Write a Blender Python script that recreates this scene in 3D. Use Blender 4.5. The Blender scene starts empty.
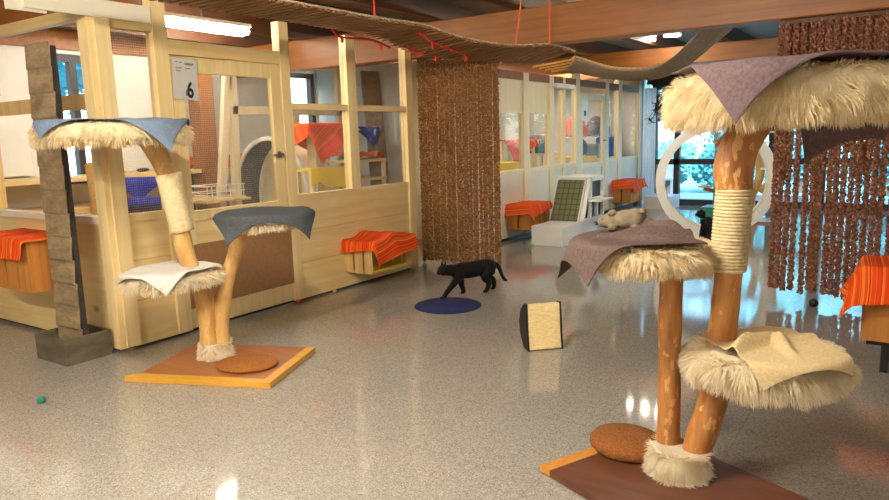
import bpy, bmesh, math, random
from mathutils import Vector as V, Matrix, noise
S = bpy.context.scene
COL = S.collection
PI = math.pi
RND = random.Random(7)

def srgb(r, g, b):
    f = lambda c: (c/255/12.92) if c/255 <= .04045 else ((c/255+.055)/1.055)**2.4
    return (f(r), f(g), f(b), 1)

# ------------------------------------------------------------------ mesh builder
class MB:
    def __init__(s, M=None):
        s.v = []; s.f = []; s.uv = {}; s.M = M or Matrix()
    def add(s, vs, fs, uvs=None):
        o = len(s.v)
        for i, p in enumerate(vs):
            s.v.append(s.M @ V(p))
            if uvs: s.uv[o+i] = uvs[i]
        s.f += [tuple(o+i for i in f) for f in fs]
        return s
    def box(s, x0, x1, y0, y1, z0, z1):
        vs = [(x, y, z) for x in (x0, x1) for y in (y0, y1) for z in (z0, z1)]
        return s.add(vs, [(0,1,3,2),(4,6,7,5),(0,4,5,1),(2,3,7,6),(0,2,6,4),(1,5,7,3)])
    def bar(s, p, q, w, h, up=(0,0,1)):
        p = V(p); q = V(q); d = (q-p).normalized(); u = V(up)
        r = d.cross(u)
        if r.length < 1e-4: r = d.cross(V((0,1,0)))
        r.normalize(); u = r.cross(d)
        vs = [e + r*w/2*a + u*h/2*b for e in (p, q) for a, b in ((-1,-1),(1,-1),(1,1),(-1,1))]
        return s.add(vs, [(3,2,1,0),(4,5,6,7),(0,1,5,4),(1,2,6,5),(2,3,7,6),(3,0,4,7)])
    def tube(s, path, rad, n=12, caps=True, wob=0, ws=6, seed=0, flat=1):
        path = [V(p) for p in path]; k = len(path)
        if not hasattr(rad, '__len__'): rad = [rad]*k
        vs = []; fs = []; ref = None
        for i, p in enumerate(path):
            d = (path[min(i+1, k-1)]-path[max(i-1, 0)]).normalized()
            if ref is None: ref = d.orthogonal().normalized()
            a = (ref - d*ref.dot(d)).normalized(); ref = a; b = d.cross(a)
            for j in range(n):
                t = 2*PI*j/n; dr = a*math.cos(t)+b*math.sin(t)*flat
                r = rad[i]
                if wob: r *= 1+wob*noise.noise((p+dr*rad[i])*ws+V((seed*3.1, seed, 0)))
                vs.append(p+dr*r)
        for i in range(k-1):
            for j in range(n):
                fs.append((i*n+j, i*n+(j+1)%n, (i+1)*n+(j+1)%n, (i+1)*n+j))
        if caps:
            fs.append(tuple(range(n-1, -1, -1))); fs.append(tuple((k-1)*n+j for j in range(n)))
        return s.add(vs, fs)
    def lathe(s, prof, n=32, c=(0,0,0), sx=1, sy=1, wob=0, ws=8, closed=False):
        vs = []; fs = []; k = len(prof)
        for r, z in prof:
            for j in range(n):
                t = 2*PI*j/n; q = r
                if wob: q = r*(1+wob*noise.noise(V((math.cos(t)*ws*.3, math.sin(t)*ws*.3, z*ws))))
                vs.append((c[0]+q*sx*math.cos(t), c[1]+q*sy*math.sin(t), c[2]+z))
        for i in range(k if closed else k-1):
            for j in range(n):
                fs.append((i*n+j, i*n+(j+1)%n, ((i+1)%k)*n+(j+1)%n, ((i+1)%k)*n+j))
        if not closed:
            if prof[0][0] > 1e-6: fs.append(tuple(range(n-1, -1, -1)))
            if prof[-1][0] > 1e-6: fs.append(tuple((k-1)*n+j for j in range(n)))
        return s.add(vs, fs)
    def ball(s, c, r, nu=16, nv=10):
        if not hasattr(r, '__len__'): r = (r, r, r)
        vs = [(c[0], c[1], c[2]-r[2])]; fs = []
        for i in range(1, nv):
            a = -PI/2+PI*i/nv
            for j in range(nu):
                t = 2*PI*j/nu
                vs.append((c[0]+r[0]*math.cos(a)*math.cos(t), c[1]+r[1]*math.cos(a)*math.sin(t), c[2]+r[2]*math.sin(a)))
        vs.append((c[0], c[1], c[2]+r[2])); e = len(vs)-1
        for j in range(nu):
            fs.append((0, 1+(j+1) % nu, 1+j)); fs.append((e, e-nu+j, e-nu+(j+1) % nu))
        for i in range(nv-2):
            for j in range(nu):
                a = 1+i*nu+j; b = 1+i*nu+(j+1) % nu
                fs.append((a, b, b+nu, a+nu))
        return s.add(vs, fs)
    def prism(s, poly, ext):           # poly: 3D outline, ext: extrusion vector
        k = len(poly); e = V(ext)
        vs = [V(p) for p in poly]+[V(p)+e for p in poly]
        fs = [tuple(range(k-1, -1, -1)), tuple(range(k, 2*k))]+[(i, (i+1) % k, k+(i+1) % k, k+i) for i in range(k)]
        return s.add(vs, fs)
    def grid(s, fn, nu, nv):           # fn(u,v)->point, also writes uv
        vs = []; uv = []
        for i in range(nu+1):
            for j in range(nv+1):
                vs.append(fn(i/nu, j/nv)); uv.append((i/nu, j/nv))
        fs = [(i*(nv+1)+j, (i+1)*(nv+1)+j, (i+1)*(nv+1)+j+1, i*(nv+1)+j+1) for i in range(nu) for j in range(nv)]
        return s.add(vs, fs, uv)
    def build(s, name, mat, parent=None, smooth=False, bevel=0, solid=0, loc=None, keepn=False, sub=0):
        me = bpy.data.meshes.new(name)
        o0 = V(ORG.get(parent, (0,0,0))) if parent else V(loc or (0,0,0))
        me.from_pydata([tuple(p-o0) for p in s.v], [], s.f)
        if not keepn:
            bm = bmesh.new(); bm.from_mesh(me)
            bmesh.ops.recalc_face_normals(bm, faces=bm.faces); bm.to_mesh(me); bm.free()
        if s.uv:
            ul = me.uv_layers.new(name='UV')
            for l in me.loops: ul.data[l.index].uv = s.uv.get(l.vertex_index, (0, 0))
        if smooth: me.polygons.foreach_set('use_smooth', [True]*len(me.polygons))
        me.materials.append(mat); me.update()
        o = bpy.data.objects.new(name, me); COL.objects.link(o)
        if parent: o.parent = parent; ORG[o] = tuple(o0)
        else: o.location = o0; ORG[o] = tuple(o0)
        if bevel:
            m = o.modifiers.new('b', 'BEVEL'); m.width = bevel; m.segments = 2; m.limit_method = 'ANGLE'
        if solid:
            m = o.modifiers.new('s', 'SOLIDIFY'); m.thickness = solid; m.offset = 1
        if sub:
            m = o.modifiers.new('u', 'SUBSURF'); m.levels = sub; m.render_levels = sub
        return o
ORG = {}

def tag(o, label=None, cat=None, group=None, kind=None):
    if label: o['label'] = label
    if cat: o['category'] = cat
    if group: o['group'] = group
    if kind: o['kind'] = kind
    return o
def thing(name, loc, label, cat, group=None, kind=None):
    o = bpy.data.objects.new(name, None); COL.objects.link(o); o.location = loc; ORG[o] = tuple(loc)
    o.empty_display_size = .1
    return tag(o, label, cat, group, kind)
def struct(mb, name, mat, **k):
    o = mb.build(name, mat, **k); o['kind'] = 'structure'; return o
def xf(loc, rz=0, rx=0, ry=0):
    return Matrix.Translation(loc) @ Matrix.Rotation(rz, 4, 'Z') @ Matrix.Rotation(ry, 4, 'Y') @ Matrix.Rotation(rx, 4, 'X')
def spline(pts, n):
    pts = [V(p) for p in pts]; out = []
    k = len(pts)
    for i in range(k-1):
        p0 = pts[max(i-1, 0)]; p1 = pts[i]; p2 = pts[i+1]; p3 = pts[min(i+2, k-1)]
        for j in range(n):
            t = j/n
            out.append(.5*((2*p1)+(p2-p0)*t+(2*p0-5*p1+4*p2-p3)*t*t+(3*p1-p0-3*p2+p3)*t**3))
    out.append(pts[-1]); return out
def lerps(vals, n):
    out = []
    for i in range(len(vals)-1):
        for j in range(n): out.append(vals[i]+(vals[i+1]-vals[i])*j/n)
    return out+[vals[-1]]

# ------------------------------------------------------------------ materials
def newmat(name):
    m = bpy.data.materials.new(name); m.use_nodes = True; nt = m.node_tree; nt.nodes.clear()
    out = nt.nodes.new('ShaderNodeOutputMaterial'); b = nt.nodes.new('ShaderNodeBsdfPrincipled')
    nt.links.new(b.outputs[0], out.inputs[0])
    return m, nt, b, out
def N(nt, t, **k):
    n = nt.nodes.new(t)
    for a, v in k.items(): setattr(n, a, v)
    return n
def coords(nt, scale=(1,1,1), out='Object'):
    tc = N(nt, 'ShaderNodeTexCoord'); mp = N(nt, 'ShaderNodeMapping')
    mp.inputs['Scale'].default_value = scale; nt.links.new(tc.outputs[out], mp.inputs[0]); return mp.outputs[0]
def ramp(nt, fac, stops, interp='LINEAR'):
    r = N(nt, 'ShaderNodeValToRGB'); r.color_ramp.interpolation = interp; e = r.color_ramp.elements
    while len(e) < len(stops): e.new(.5)
    for i, (p, c) in enumerate(stops): e[i].position = p; e[i].color = c
    nt.links.new(fac, r.inputs[0]); return r.outputs[0]
def mixc(nt, fac, a, b, mode='MIX'):
    m = N(nt, 'ShaderNodeMix', data_type='RGBA', blend_type=mode)
    for s, i in ((fac, 0), (a, 6), (b, 7)):
        if hasattr(s, 'links'): nt.links.new(s, m.inputs[i])
        else: m.inputs[i].default_value = s
    return m.outputs[2]
def tex_noise(nt, vec, scale, detail=3, rough=.5):
    n = N(nt, 'ShaderNodeTexNoise'); n.inputs['Scale'].default_value = scale
    n.inputs['Detail'].default_value = detail; n.inputs['Roughness'].default_value = rough
    nt.links.new(vec, n.inputs['Vector']); return n.outputs['Fac']
def bump(nt, b, h, strength=.3, dist=.01):
    k = N(nt, 'ShaderNodeBump'); k.inputs['Strength'].default_value = strength; k.inputs['Distance'].default_value = dist
    nt.links.new(h, k.inputs['Height']); nt.links.new(k.outputs[0], b.inputs['Normal'])
def plain(name, c, c2=None, rough=.6, scale=8, stretch=(1,1,1), bmp=0, bscale=None, metal=0, sheen=0, emit=None, es=0, spec=.5, detail=3):
    m, nt, b, out = newmat(name)
    b.inputs['Roughness'].default_value = rough; b.inputs['Metallic'].default_value = metal
    b.inputs['Specular IOR Level'].default_value = spec
    if sheen: b.inputs['Sheen Weight'].default_value = sheen
    vec = coords(nt, stretch)
    nz = tex_noise(nt, vec, scale, detail)
    c2 = c2 or tuple(x*.85 for x in c[:3])+(1,)
    nt.links.new(ramp(nt, nz, [(.3, c2), (.7, c)]), b.inputs['Base Color'])
    if bmp: bump(nt, b, tex_noise(nt, vec, bscale or scale*4, 4), bmp)
    if emit: b.inputs['Emission Color'].default_value = emit; b.inputs['Emission Strength'].default_value = es
    return m
def wood(name, c1, c2, grain='y', knots=0, rough=.5, scale=1, knotcol=None, spec=.4):
    m, nt, b, out = newmat(name); b.inputs['Roughness'].default_value = rough
    b.inputs['Specular IOR Level'].default_value = spec
    st = {'x': (.7, 14, 14), 'y': (14, .7, 14), 'z': (14, 14, .7)}[grain]
    vec = coords(nt, tuple(a*scale for a in st))
    n1 = tex_noise(nt, vec, 1.3, 6, .65)
    v2 = coords(nt, (1, 1, 1)); n2 = tex_noise(nt, v2, 1.7, 2)
    c = ramp(nt, n1, [(.3, c2), (.65, c1)])
    c = mixc(nt, ramp(nt, n2, [(.35, (0,0,0,1)), (.7, (.35,.35,.35,1))]), c, tuple(x*.8 for x in c2[:3])+(1,))
    if knots:
        ks = {'x': (.6, 1, 1), 'y': (1, .6, 1), 'z': (1, 1, .6)}[grain]
        vo = N(nt, 'ShaderNodeTexVoronoi'); vo.inputs['Scale'].default_value = knots
        nt.links.new(coords(nt, ks), vo.inputs['Vector'])
        k = ramp(nt, vo.outputs['Distance'], [(.03, (.8,.8,.8,1)), (.075, (0,0,0,1))])
        c = mixc(nt, k, c, knotcol or srgb(156, 108, 58))
    nt.links.new(c, b.inputs['Base Color'])
    bump(nt, b, n1, .08)
    return m
def glassy(name, refl=.06, tint=(1,1,1,1), wire=0, wirecol=None, dirt=0):
    m, nt, b, out = newmat(name)
    tr = N(nt, 'ShaderNodeBsdfTransparent'); tr.inputs[0].default_value = tint
    gl = N(nt, 'ShaderNodeBsdfGlossy'); gl.inputs['Roughness'].default_value = .03
    mx = N(nt, 'ShaderNodeMixShader'); mx.inputs[0].default_value = refl
    nt.links.new(tr.outputs[0], mx.inputs[1]); nt.links.new(gl.outputs[0], mx.inputs[2])
    last = mx.outputs[0]
    if dirt:
        df = N(nt, 'ShaderNodeBsdfDiffuse'); df.inputs[0].default_value = srgb(205, 195, 180)
        nz = tex_noise(nt, coords(nt), 6, 5, .7)
        m2 = N(nt, 'ShaderNodeMixShader'); nt.links.new(ramp(nt, nz, [(.4, (dirt*.4,)*3+(1,)), (.75, (dirt,)*3+(1,))]), m2.inputs[0])
        nt.links.new(last, m2.inputs[1]); nt.links.new(df.outputs[0], m2.inputs[2]); last = m2.outputs[0]
    if wire:
        sep = N(nt, 'ShaderNodeSeparateXYZ'); nt.links.new(coords(nt), sep.inputs[0])
        fac = None
        for ax in (1, 2):
            mu = N(nt, 'ShaderNodeMath', operation='MULTIPLY'); mu.inputs[1].default_value = 1/wire
            fr = N(nt, 'ShaderNodeMath', operation='FRACT'); lt = N(nt, 'ShaderNodeMath', operation='LESS_THAN'); lt.inputs[1].default_value = .05
            nt.links.new(sep.outputs[ax], mu.inputs[0]); nt.links.new(mu.outputs[0], fr.inputs[0]); nt.links.new(fr.outputs[0], lt.inputs[0])
            if fac is None: fac = lt.outputs[0]
            else:
                mm = N(nt, 'ShaderNodeMath', operation='MAXIMUM'); nt.links.new(fac, mm.inputs[0]); nt.links.new(lt.outputs[0], mm.inputs[1]); fac = mm.outputs[0]
        df = N(nt, 'ShaderNodeBsdfDiffuse'); df.inputs[0].default_value = wirecol or srgb(150, 145, 135)
        m3 = N(nt, 'ShaderNodeMixShader'); nt.links.new(fac, m3.inputs[0])
        nt.links.new(last, m3.inputs[1]); nt.links.new(df.outputs[0], m3.inputs[2]); last = m3.outputs[0]
    nt.links.new(last, out.inputs[0]); return m
def striped(name, cols, freq=22, axis=0, rough=.9):
    m, nt, b, out = newmat(name); b.inputs['Roughness'].default_value = rough; b.inputs['Specular IOR Level'].default_value = .1
    uv = N(nt, 'ShaderNodeUVMap'); sep = N(nt, 'ShaderNodeSeparateXYZ'); nt.links.new(uv.outputs[0], sep.inputs[0])
    n = N(nt, 'ShaderNodeTexNoise', noise_dimensions='1D'); n.inputs['Scale'].default_value = freq; n.inputs['Detail'].default_value = 2
    nt.links.new(sep.outputs[axis], n.inputs['W'])
    k = len(cols); st = [(.3+.4*i/(k-1), c) for i, c in enumerate(cols)]
    c = ramp(nt, n.outputs['Fac'], st)
    nt.links.new(c, b.inputs['Base Color'])
    bump(nt, b, tex_noise(nt, coords(nt), 160, 2), .3, .004)
    return m
def emissive(name, col, s):
    m, nt, b, out = newmat(name); e = N(nt, 'ShaderNodeEmission'); e.inputs[0].default_value = col; e.inputs[1].default_value = s
    nt.links.new(e.outputs[0], out.inputs[0]); return m
def towel_mat(name, c, c2):
    m = plain(name, c, c2, rough=.95, scale=90, bmp=.5, bscale=260, sheen=0, spec=.1); return m
def hairy(name, c, c2, transl=.35):
    m, nt, b, out = newmat(name); b.inputs['Roughness'].default_value = .7; b.inputs['Specular IOR Level'].default_value = .25
    vec = coords(nt); nz = tex_noise(nt, vec, 16, 4, .65)
    c = ramp(nt, nz, [(.34, c2), (.62, c)]); nt.links.new(c, b.inputs['Base Color'])
    t = N(nt, 'ShaderNodeBsdfTranslucent'); nt.links.new(c, t.inputs[0])
    mx = N(nt, 'ShaderNodeMixShader'); mx.inputs[0].default_value = transl
    nt.links.new(b.outputs[0], mx.inputs[1]); nt.links.new(t.outputs[0], mx.inputs[2]); nt.links.new(mx.outputs[0], out.inputs[0])
    return m

MT = {}
MT['pine'] = wood('pine', srgb(242,218,162), srgb(228,194,130), 'y', knots=2.4, rough=.45)
MT['pine_x'] = wood('pine_x', srgb(242,218,162), srgb(226,192,128), 'x', knots=2.4, rough=.45)
MT['pine_z'] = wood('pine_z', srgb(244,222,168), srgb(230,198,136), 'z', knots=3.0, rough=.45)
MT['pine_pale'] = wood('pine_pale', srgb(244,230,196), srgb(234,214,170), 'z', knots=2.5, rough=.5)
MT['beam'] = wood('beam_wood', srgb(158,98,44), srgb(126,74,30), 'x', knots=1.2, rough=.45, knotcol=srgb(90,42,16))
MT['rafter'] = wood('rafter_wood', srgb(104,66,40), srgb(80,50,30), 'y', rough=.55)
MT['ceil'] = wood('ceiling_boards', srgb(146,122,94), srgb(124,100,74), 'x', rough=.6)
MT['crate'] = wood('crate_wood', srgb(236,202,138), srgb(214,172,104), 'z', knots=4, rough=.6)
MT['crate_dark'] = wood('crate_wood_orange', srgb(214,146,70), srgb(186,116,48), 'z', knots=3, rough=.6)
MT['hardboard'] = plain('hardboard', srgb(160,118,76), srgb(148,106,66), rough=.55, scale=40)
MT['white_wall'] = plain('white_wall', srgb(232,230,224), srgb(224,220,212), rough=.8, scale=3)
MT['white_board'] = plain('white_board', srgb(232,224,204), srgb(222,212,188), rough=.5, scale=3)
MT['white_gloss'] = plain('white_lacquer', srgb(238,236,230), srgb(228,226,220), rough=.35, scale=3)
MT['black'] = plain('black_plastic', srgb(22,22,24), srgb(14,14,16), rough=.5)
MT['dark_frame'] = plain('dark_frame', srgb(48,40,40), srgb(36,30,30), rough=.5)
MT['metal'] = plain('grey_metal', srgb(150,150,150), srgb(120,120,120), rough=.35, metal=.9)
MT['trunk'] = None
MT['orange'] = striped('orange_striped_cotton', [srgb(214,44,22), srgb(240,88,26), srgb(226,58,22), srgb(248,150,60), srgb(200,36,26)], 26, 0)
MT['orange_b'] = striped('orange_cotton', [srgb(222,66,32), srgb(240,100,48), srgb(228,76,36), srgb(246,150,90)], 18, 1)
MT['fur'] = hairy('cream_sheepskin', srgb(246,234,204), srgb(232,210,166))
MT['fur_pale'] = hairy('pale_sheepskin', srgb(247,238,216), srgb(236,220,186))
MT['blue_towel'] = towel_mat('blue_grey_towel', srgb(128,144,166), srgb(104,120,144))
MT['dark_towel'] = towel_mat('dark_grey_towel', srgb(84,88,92), srgb(66,70,74))
MT['white_towel'] = towel_mat('white_towel', srgb(226,222,216), srgb(210,206,198))
MT['mauve_towel'] = towel_mat('mauve_towel', srgb(124,104,107), srgb(102,84,88))
MT['taupe_towel'] = towel_mat('taupe_towel', srgb(110,92,88), srgb(88,73,70))
MT['beige_towel'] = towel_mat('beige_towel', srgb(224,202,158), srgb(206,182,136))
MT['blue_cloth'] = towel_mat('blue_cloth', srgb(44,62,176), srgb(30,44,140))
MT['salmon_cloth'] = towel_mat('salmon_cloth', srgb(222,146,112), srgb(204,122,88))
MT['yellow'] = plain('yellow_cloth', srgb(238,212,72), srgb(226,196,56), rough=.8, scale=4)
MT['sisal'] = plain('sisal_rope', srgb(222,204,164), srgb(196,174,130), rough=.9, scale=60, bmp=.4, bscale=150)
MT['coir'] = plain('coir', srgb(186,118,46), srgb(140,80,26), rough=.95, scale=120, bmp=.9, bscale=180, detail=5)
MT['coir_dark'] = plain('coir_dark', srgb(168,104,46), srgb(120,68,26), rough=.95, scale=120, bmp=.9, bscale=180, detail=5)
MT['redrope'] = plain('red_strap', srgb(214,36,24), rough=.7)
MT['orangerope'] = plain('orange_rope', srgb(226,106,44), rough=.7)
MT['cat'] = plain('black_cat_fur', srgb(10,9,10), srgb(5,5,6), rough=.7, scale=60, bmp=.3, bscale=200, spec=.25)
MT['grey_plush'] = plain('grey_plush', srgb(134,122,102), srgb(112,100,82), rough=.95, scale=30, bmp=.4, bscale=220, spec=.1)
MT['pane'] = glassy('clear_acrylic', .035, (.97,.97,.96,1), dirt=.07)
MT['mesh_pane'] = glassy('wire_mesh_pane', .04, (.97,.97,.96,1), wire=.016, wirecol=srgb(190,182,164), dirt=.06)
MT['win_glass'] = glassy('window_glass', .06, (.93,.97,.98,1))
MT['sleeve'] = glassy('clear_sleeve', .12, (.96,.96,.97,1))

def trunk_mat(name, a, b_, scar):
    m, nt, b, out = newmat(name); b.inputs['Roughness'].default_value = .5
    n1 = tex_noise(nt, coords(nt, (9, 9, 1.6)), 2.2, 6, .65)
    c = ramp(nt, n1, [(.3, b_), (.62, a)])
    n2 = tex_noise(nt, coords(nt, (12, 12, 5)), 2.6, 3, .5)
    c = mixc(nt, ramp(nt, n2, [(.60, (0,0,0,1)), (.62, (1,1,1,1))]), c, scar)
    nt.links.new(c, b.inputs['Base Color']); bump(nt, b, n1, .35, .02)
    return m
MT['trunk'] = trunk_mat('peeled_trunk', srgb(190,130,70), srgb(140,86,42), srgb(208,158,98))
MT['trunk_pale'] = trunk_mat('pale_trunk', srgb(212,170,104), srgb(186,140,78), srgb(212,174,110))

def bead_mat(name, cols):
    m, nt, b, out = newmat(name); b.inputs['Roughness'].default_value = .8; b.inputs['Specular IOR Level'].default_value = .2
    w = N(nt, 'ShaderNodeTexVoronoi'); w.inputs['Scale'].default_value = 55; nt.links.new(coords(nt), w.inputs['Vector'])
    sep = N(nt, 'ShaderNodeSeparateXYZ'); nt.links.new(w.outputs['Color'], sep.inputs[0])
    k = len(cols)
    nt.links.new(ramp(nt, sep.outputs[0], [(i/(k-1), c) for i, c in enumerate(cols)]), b.inputs['Base Color'])
    return m
MT['beads'] = bead_mat('wood_beads', [srgb(112,72,40), srgb(146,100,58), srgb(130,86,48), srgb(178,132,84), srgb(98,62,34)])
MT['beads_red'] = bead_mat('red_brown_beads', [srgb(106,66,48), srgb(148,98,74), srgb(128,80,60), srgb(172,122,96), srgb(92,56,42)])

def floor_mat():
    m, nt, b, out = newmat('polished_terrazzo')
    vec = coords(nt)
    vo = N(nt, 'ShaderNodeTexVoronoi'); vo.inputs['Scale'].default_value = 190; nt.links.new(vec, vo.inputs['Vector'])
    sep = N(nt, 'ShaderNodeSeparateXYZ'); nt.links.new(vo.outputs['Color'], sep.inputs[0])
    c = ramp(nt, sep.outputs[0], [(0, srgb(116,112,108)), (.12, srgb(142,138,132)), (.5, srgb(158,154,147)), (.8, srgb(168,164,157)), (1, srgb(186,182,175))])
    n2 = tex_noise(nt, vec, 260, 2)
    c = mixc(nt, ramp(nt, n2, [(.36, (.5,.5,.5,1)), (.46, (0,0,0,1))]), c, srgb(92,84,76))
    n3 = tex_noise(nt, vec, 1.2, 3)
    c = mixc(nt, ramp(nt, n3, [(.3, (.16,.16,.16,1)), (.7, (0,0,0,1))]), c, srgb(150,130,110))
    br = N(nt, 'ShaderNodeTexBrick'); br.offset = 0; br.inputs['Scale'].default_value = 1
    br.inputs['Brick Width'].default_value = .6; br.inputs['Row Height'].default_value = .6
    br.inputs['Mortar Size'].default_value = .0022; br.inputs['Mortar Smooth'].default_value = 0
    br.inputs['Color1'].default_value = br.inputs['Color2'].default_value = (0,0,0,1); br.inputs['Mortar'].default_value = (.45,.45,.45,1)
    nt.links.new(vec, br.inputs['Vector'])
    c = mixc(nt, br.outputs['Color'], c, srgb(120,110,98))
    nt.links.new(c, b.inputs['Base Color']); b.inputs['Roughness'].default_value = .075
    b.inputs['Specular IOR Level'].default_value = .75
    bump(nt, b, tex_noise(nt, vec, 3.0, 2), .02, .004)
    return m
MT['floor'] = floor_mat()
# ================================================================== CAMERA
cam = bpy.data.cameras.new('camera'); co = bpy.data.objects.new('camera', cam); COL.objects.link(co)
yaw, pit, rol = .59509546, .16222298, -.02858814
fw = V((-math.sin(yaw)*math.cos(pit), math.cos(yaw)*math.cos(pit), -math.sin(pit)))
r0 = V((math.cos(yaw), math.sin(yaw), 0)); u0 = r0.cross(fw)
rr = r0*math.cos(rol)+u0*math.sin(rol); uu = -r0*math.sin(rol)+u0*math.cos(rol)
co.matrix_world = Matrix(((rr.x,uu.x,-fw.x,0),(rr.y,uu.y,-fw.y,0),(rr.z,uu.z,-fw.z,1.4),(0,0,0,1)))
cam.sensor_width = 36; cam.lens = 36*697.27/889; cam.clip_start = .05; cam.clip_end = 200
S.camera = co

# ================================================================== SHELL
PX = -4.4            # face of the enclosures
YB = 2.55            # side of the near enclosure
YF = 13.3            # glazed far wall
XB = -7.5            # outer wall behind the enclosures
XR = 2.6
struct(MB().box(XB-.2, XR+.2, -2.7, YF+.15, -.1, 0), 'floor', MT['floor'])
struct(MB().box(XB-.2, XR+.2, -2.7, YF+.15, 2.72, 2.84), 'ceiling', MT['ceil'])
# outer wall with two windows
W1 = (3.78, 4.42, 1.0, 2.36); W2 = (7.05, 7.78, 1.3, 2.36)
m = MB()
def wall_with(m, ax, lo, hi, z0, z1, holes, t0, t1):
    """wall running along axis ax between lo..hi, thickness t0..t1 on the other axis"""
    def bx(a0, a1, c0, c1):
        if a1-a0 < 1e-4 or c1-c0 < 1e-4: return
        if ax == 'y': m.box(t0, t1, a0, a1, c0, c1)
        else: m.box(a0, a1, t0, t1, c0, c1)
    a = lo
    for h in sorted(holes):
        bx(a, h[0], z0, z1); bx(h[0], h[1], z0, h[2]); bx(h[0], h[1], h[3], z1); a = h[1]
    bx(a, hi, z0, z1)
wall_with(m, 'y', -2.7, YF+.15, 0, 2.4, [W1, W2], XB-.2, XB)
struct(m, 'wall_left', MT['white_wall'])
struct(MB().box(XB-.2, XB+.04, -2.7, YF, 2.4, 2.72), 'trim_1', MT['beam'])
struct(MB().box(XB, XR, -2.7, -2.5, 0, 2.84), 'wall_back', MT['white_wall'])
struct(MB().box(XR, XR+.2, -2.7, YF+.15, 0, 2.84), 'wall_right', MT['white_wall'])
wn = [0]
def window(plane, holes, nm=None, muls=(), rails=(), fr=.06, mat='dark_frame', d0=0, d1=.08, ax='y'):
    """framed pane filling one hole in a wall; ax is the direction the wall runs"""
    wn[0] += 1
    a0, a1, z0, z1 = holes
    p = (plane, (a0+a1)/2, z0) if ax == 'y' else ((a0+a1)/2, plane, z0)
    e = thing('window_%d' % wn[0], p, None, None, kind='structure')
    m = MB()
    def bx(b0, b1, c0, c1, q0=d0, q1=d1):
        if ax == 'y': m.box(plane+q0, plane+q1, b0, b1, c0, c1)
        else: m.box(b0, b1, plane+q0, plane+q1, c0, c1)
    bx(a0, a0+fr, z0, z1); bx(a1-fr, a1, z0, z1); bx(a0+fr, a1-fr, z0, z0+fr); bx(a0+fr, a1-fr, z1-fr, z1)
    for k in muls: bx(k-fr/2, k+fr/2, z0+fr, z1-fr)
    for k in rails: bx(a0+fr, a1-fr, k-fr/2, k+fr/2)
    m.build('window_frame', MT[mat], e)
    m = MB()
    q = (d0+d1)/2
    bx(a0+fr/2, a1-fr/2, z0+fr/2, z1-fr/2, q-.004, q+.004)
    m.build('window_pane', MT['win_glass'], e)
    return e
window(XB, W1, muls=(4.16,), fr=.075, d0=-.12, d1=-.03)
window(XB, W2, muls=(7.22,), fr=.07, d0=-.12, d1=-.03)
# far glazed wall
struct(MB().box(-4.3, XR, YF, YF+.15, 2.24, 2.84), 'wall_far', MT['dark_frame'])
struct(MB().box(XB, -4.36, YF, YF+.15, 0, 2.84), 'wall_far_left', MT['white_wall'])
window(YF, (-4.2, -1.35, .0, 2.24), muls=(-3.72, -2.1), rails=(.80,), fr=.10, ax='x', d0=0, d1=.12)
window(YF, (-1.35, 1.0, .0, 2.24), muls=(-.1,), rails=(.80,), fr=.10, ax='x', d0=0, d1=.12)
window(YF, (1.0, 2.6, .0, 2.24), rails=(.80,), fr=.10, ax='x', d0=0, d1=.12)
# big beams and rafters
for i, (y, z0) in enumerate(((2.75, 2.33), (6.0, 2.2), (10.0, 2.28), (12.3, 2.34))):
    h = 2.84
    struct(MB().box(XB+.05, -4.5 if i == 0 else XR, y, y+.18, z0, 2.52 if i == 2 else 2.54), 'beam', MT['beam'], bevel=.012, loc=((XB+XR)/2, y, z0))
for k in range(11):
    x = -7.0+k*.95
    struct(MB().box(x, x+.12, -2.4, YF, 2.54, 2.72), 'rafter', MT['rafter'], loc=(x, 5, 2.66))

# ================================================================== NEAR ENCLOSURE
tn = [1]
def trim(mb, mat, **k):
    tn[0] += 1; return struct(mb, 'trim_%d' % tn[0], mat, **k)
def post(x0, x1, y0, y1, z0, z1, mat='pine_z'):
    return trim(MB().box(x0, x1, y0, y1, z0, z1), MT[mat], loc=((x0+x1)/2, (y0+y1)/2, z0), bevel=.004)
D = .07              # depth of the frame timber
# lower cladding, door side and window side
m = MB()
for y0, y1 in ((2.66, 3.06), (4.24, 5.94)):
    for za, zb in ((.03, .335), (.338, .612), (.615, .885)): m.box(PX-.03, PX-.008, y0, y1, za, zb)
struct(m, 'wall_partition_near', MT['pine'], bevel=.002)
struct(MB().box(-7.4, PX-.07, YB+.012, YB+.034, .03, .885), 'wall_partition_side', MT['pine_x'])
# bottom and ledge rails
for (y0, y1) in ((2.66, 3.06), (4.24, 5.94)):
    trim(MB().box(PX-D, PX+.004, y0, y1, .885, .935), MT['pine'])
    trim(MB().box(PX-.05, PX, y0, y1, .022, .11), MT['pine'])
trim(MB().box(-7.4, PX-.1, YB-.01, YB+.07, .885, .93), MT['white_board'])
trim(MB().box(-7.4, PX-.1, YB, YB+.06, 2.20, 2.27), MT['pine_x'])
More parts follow.
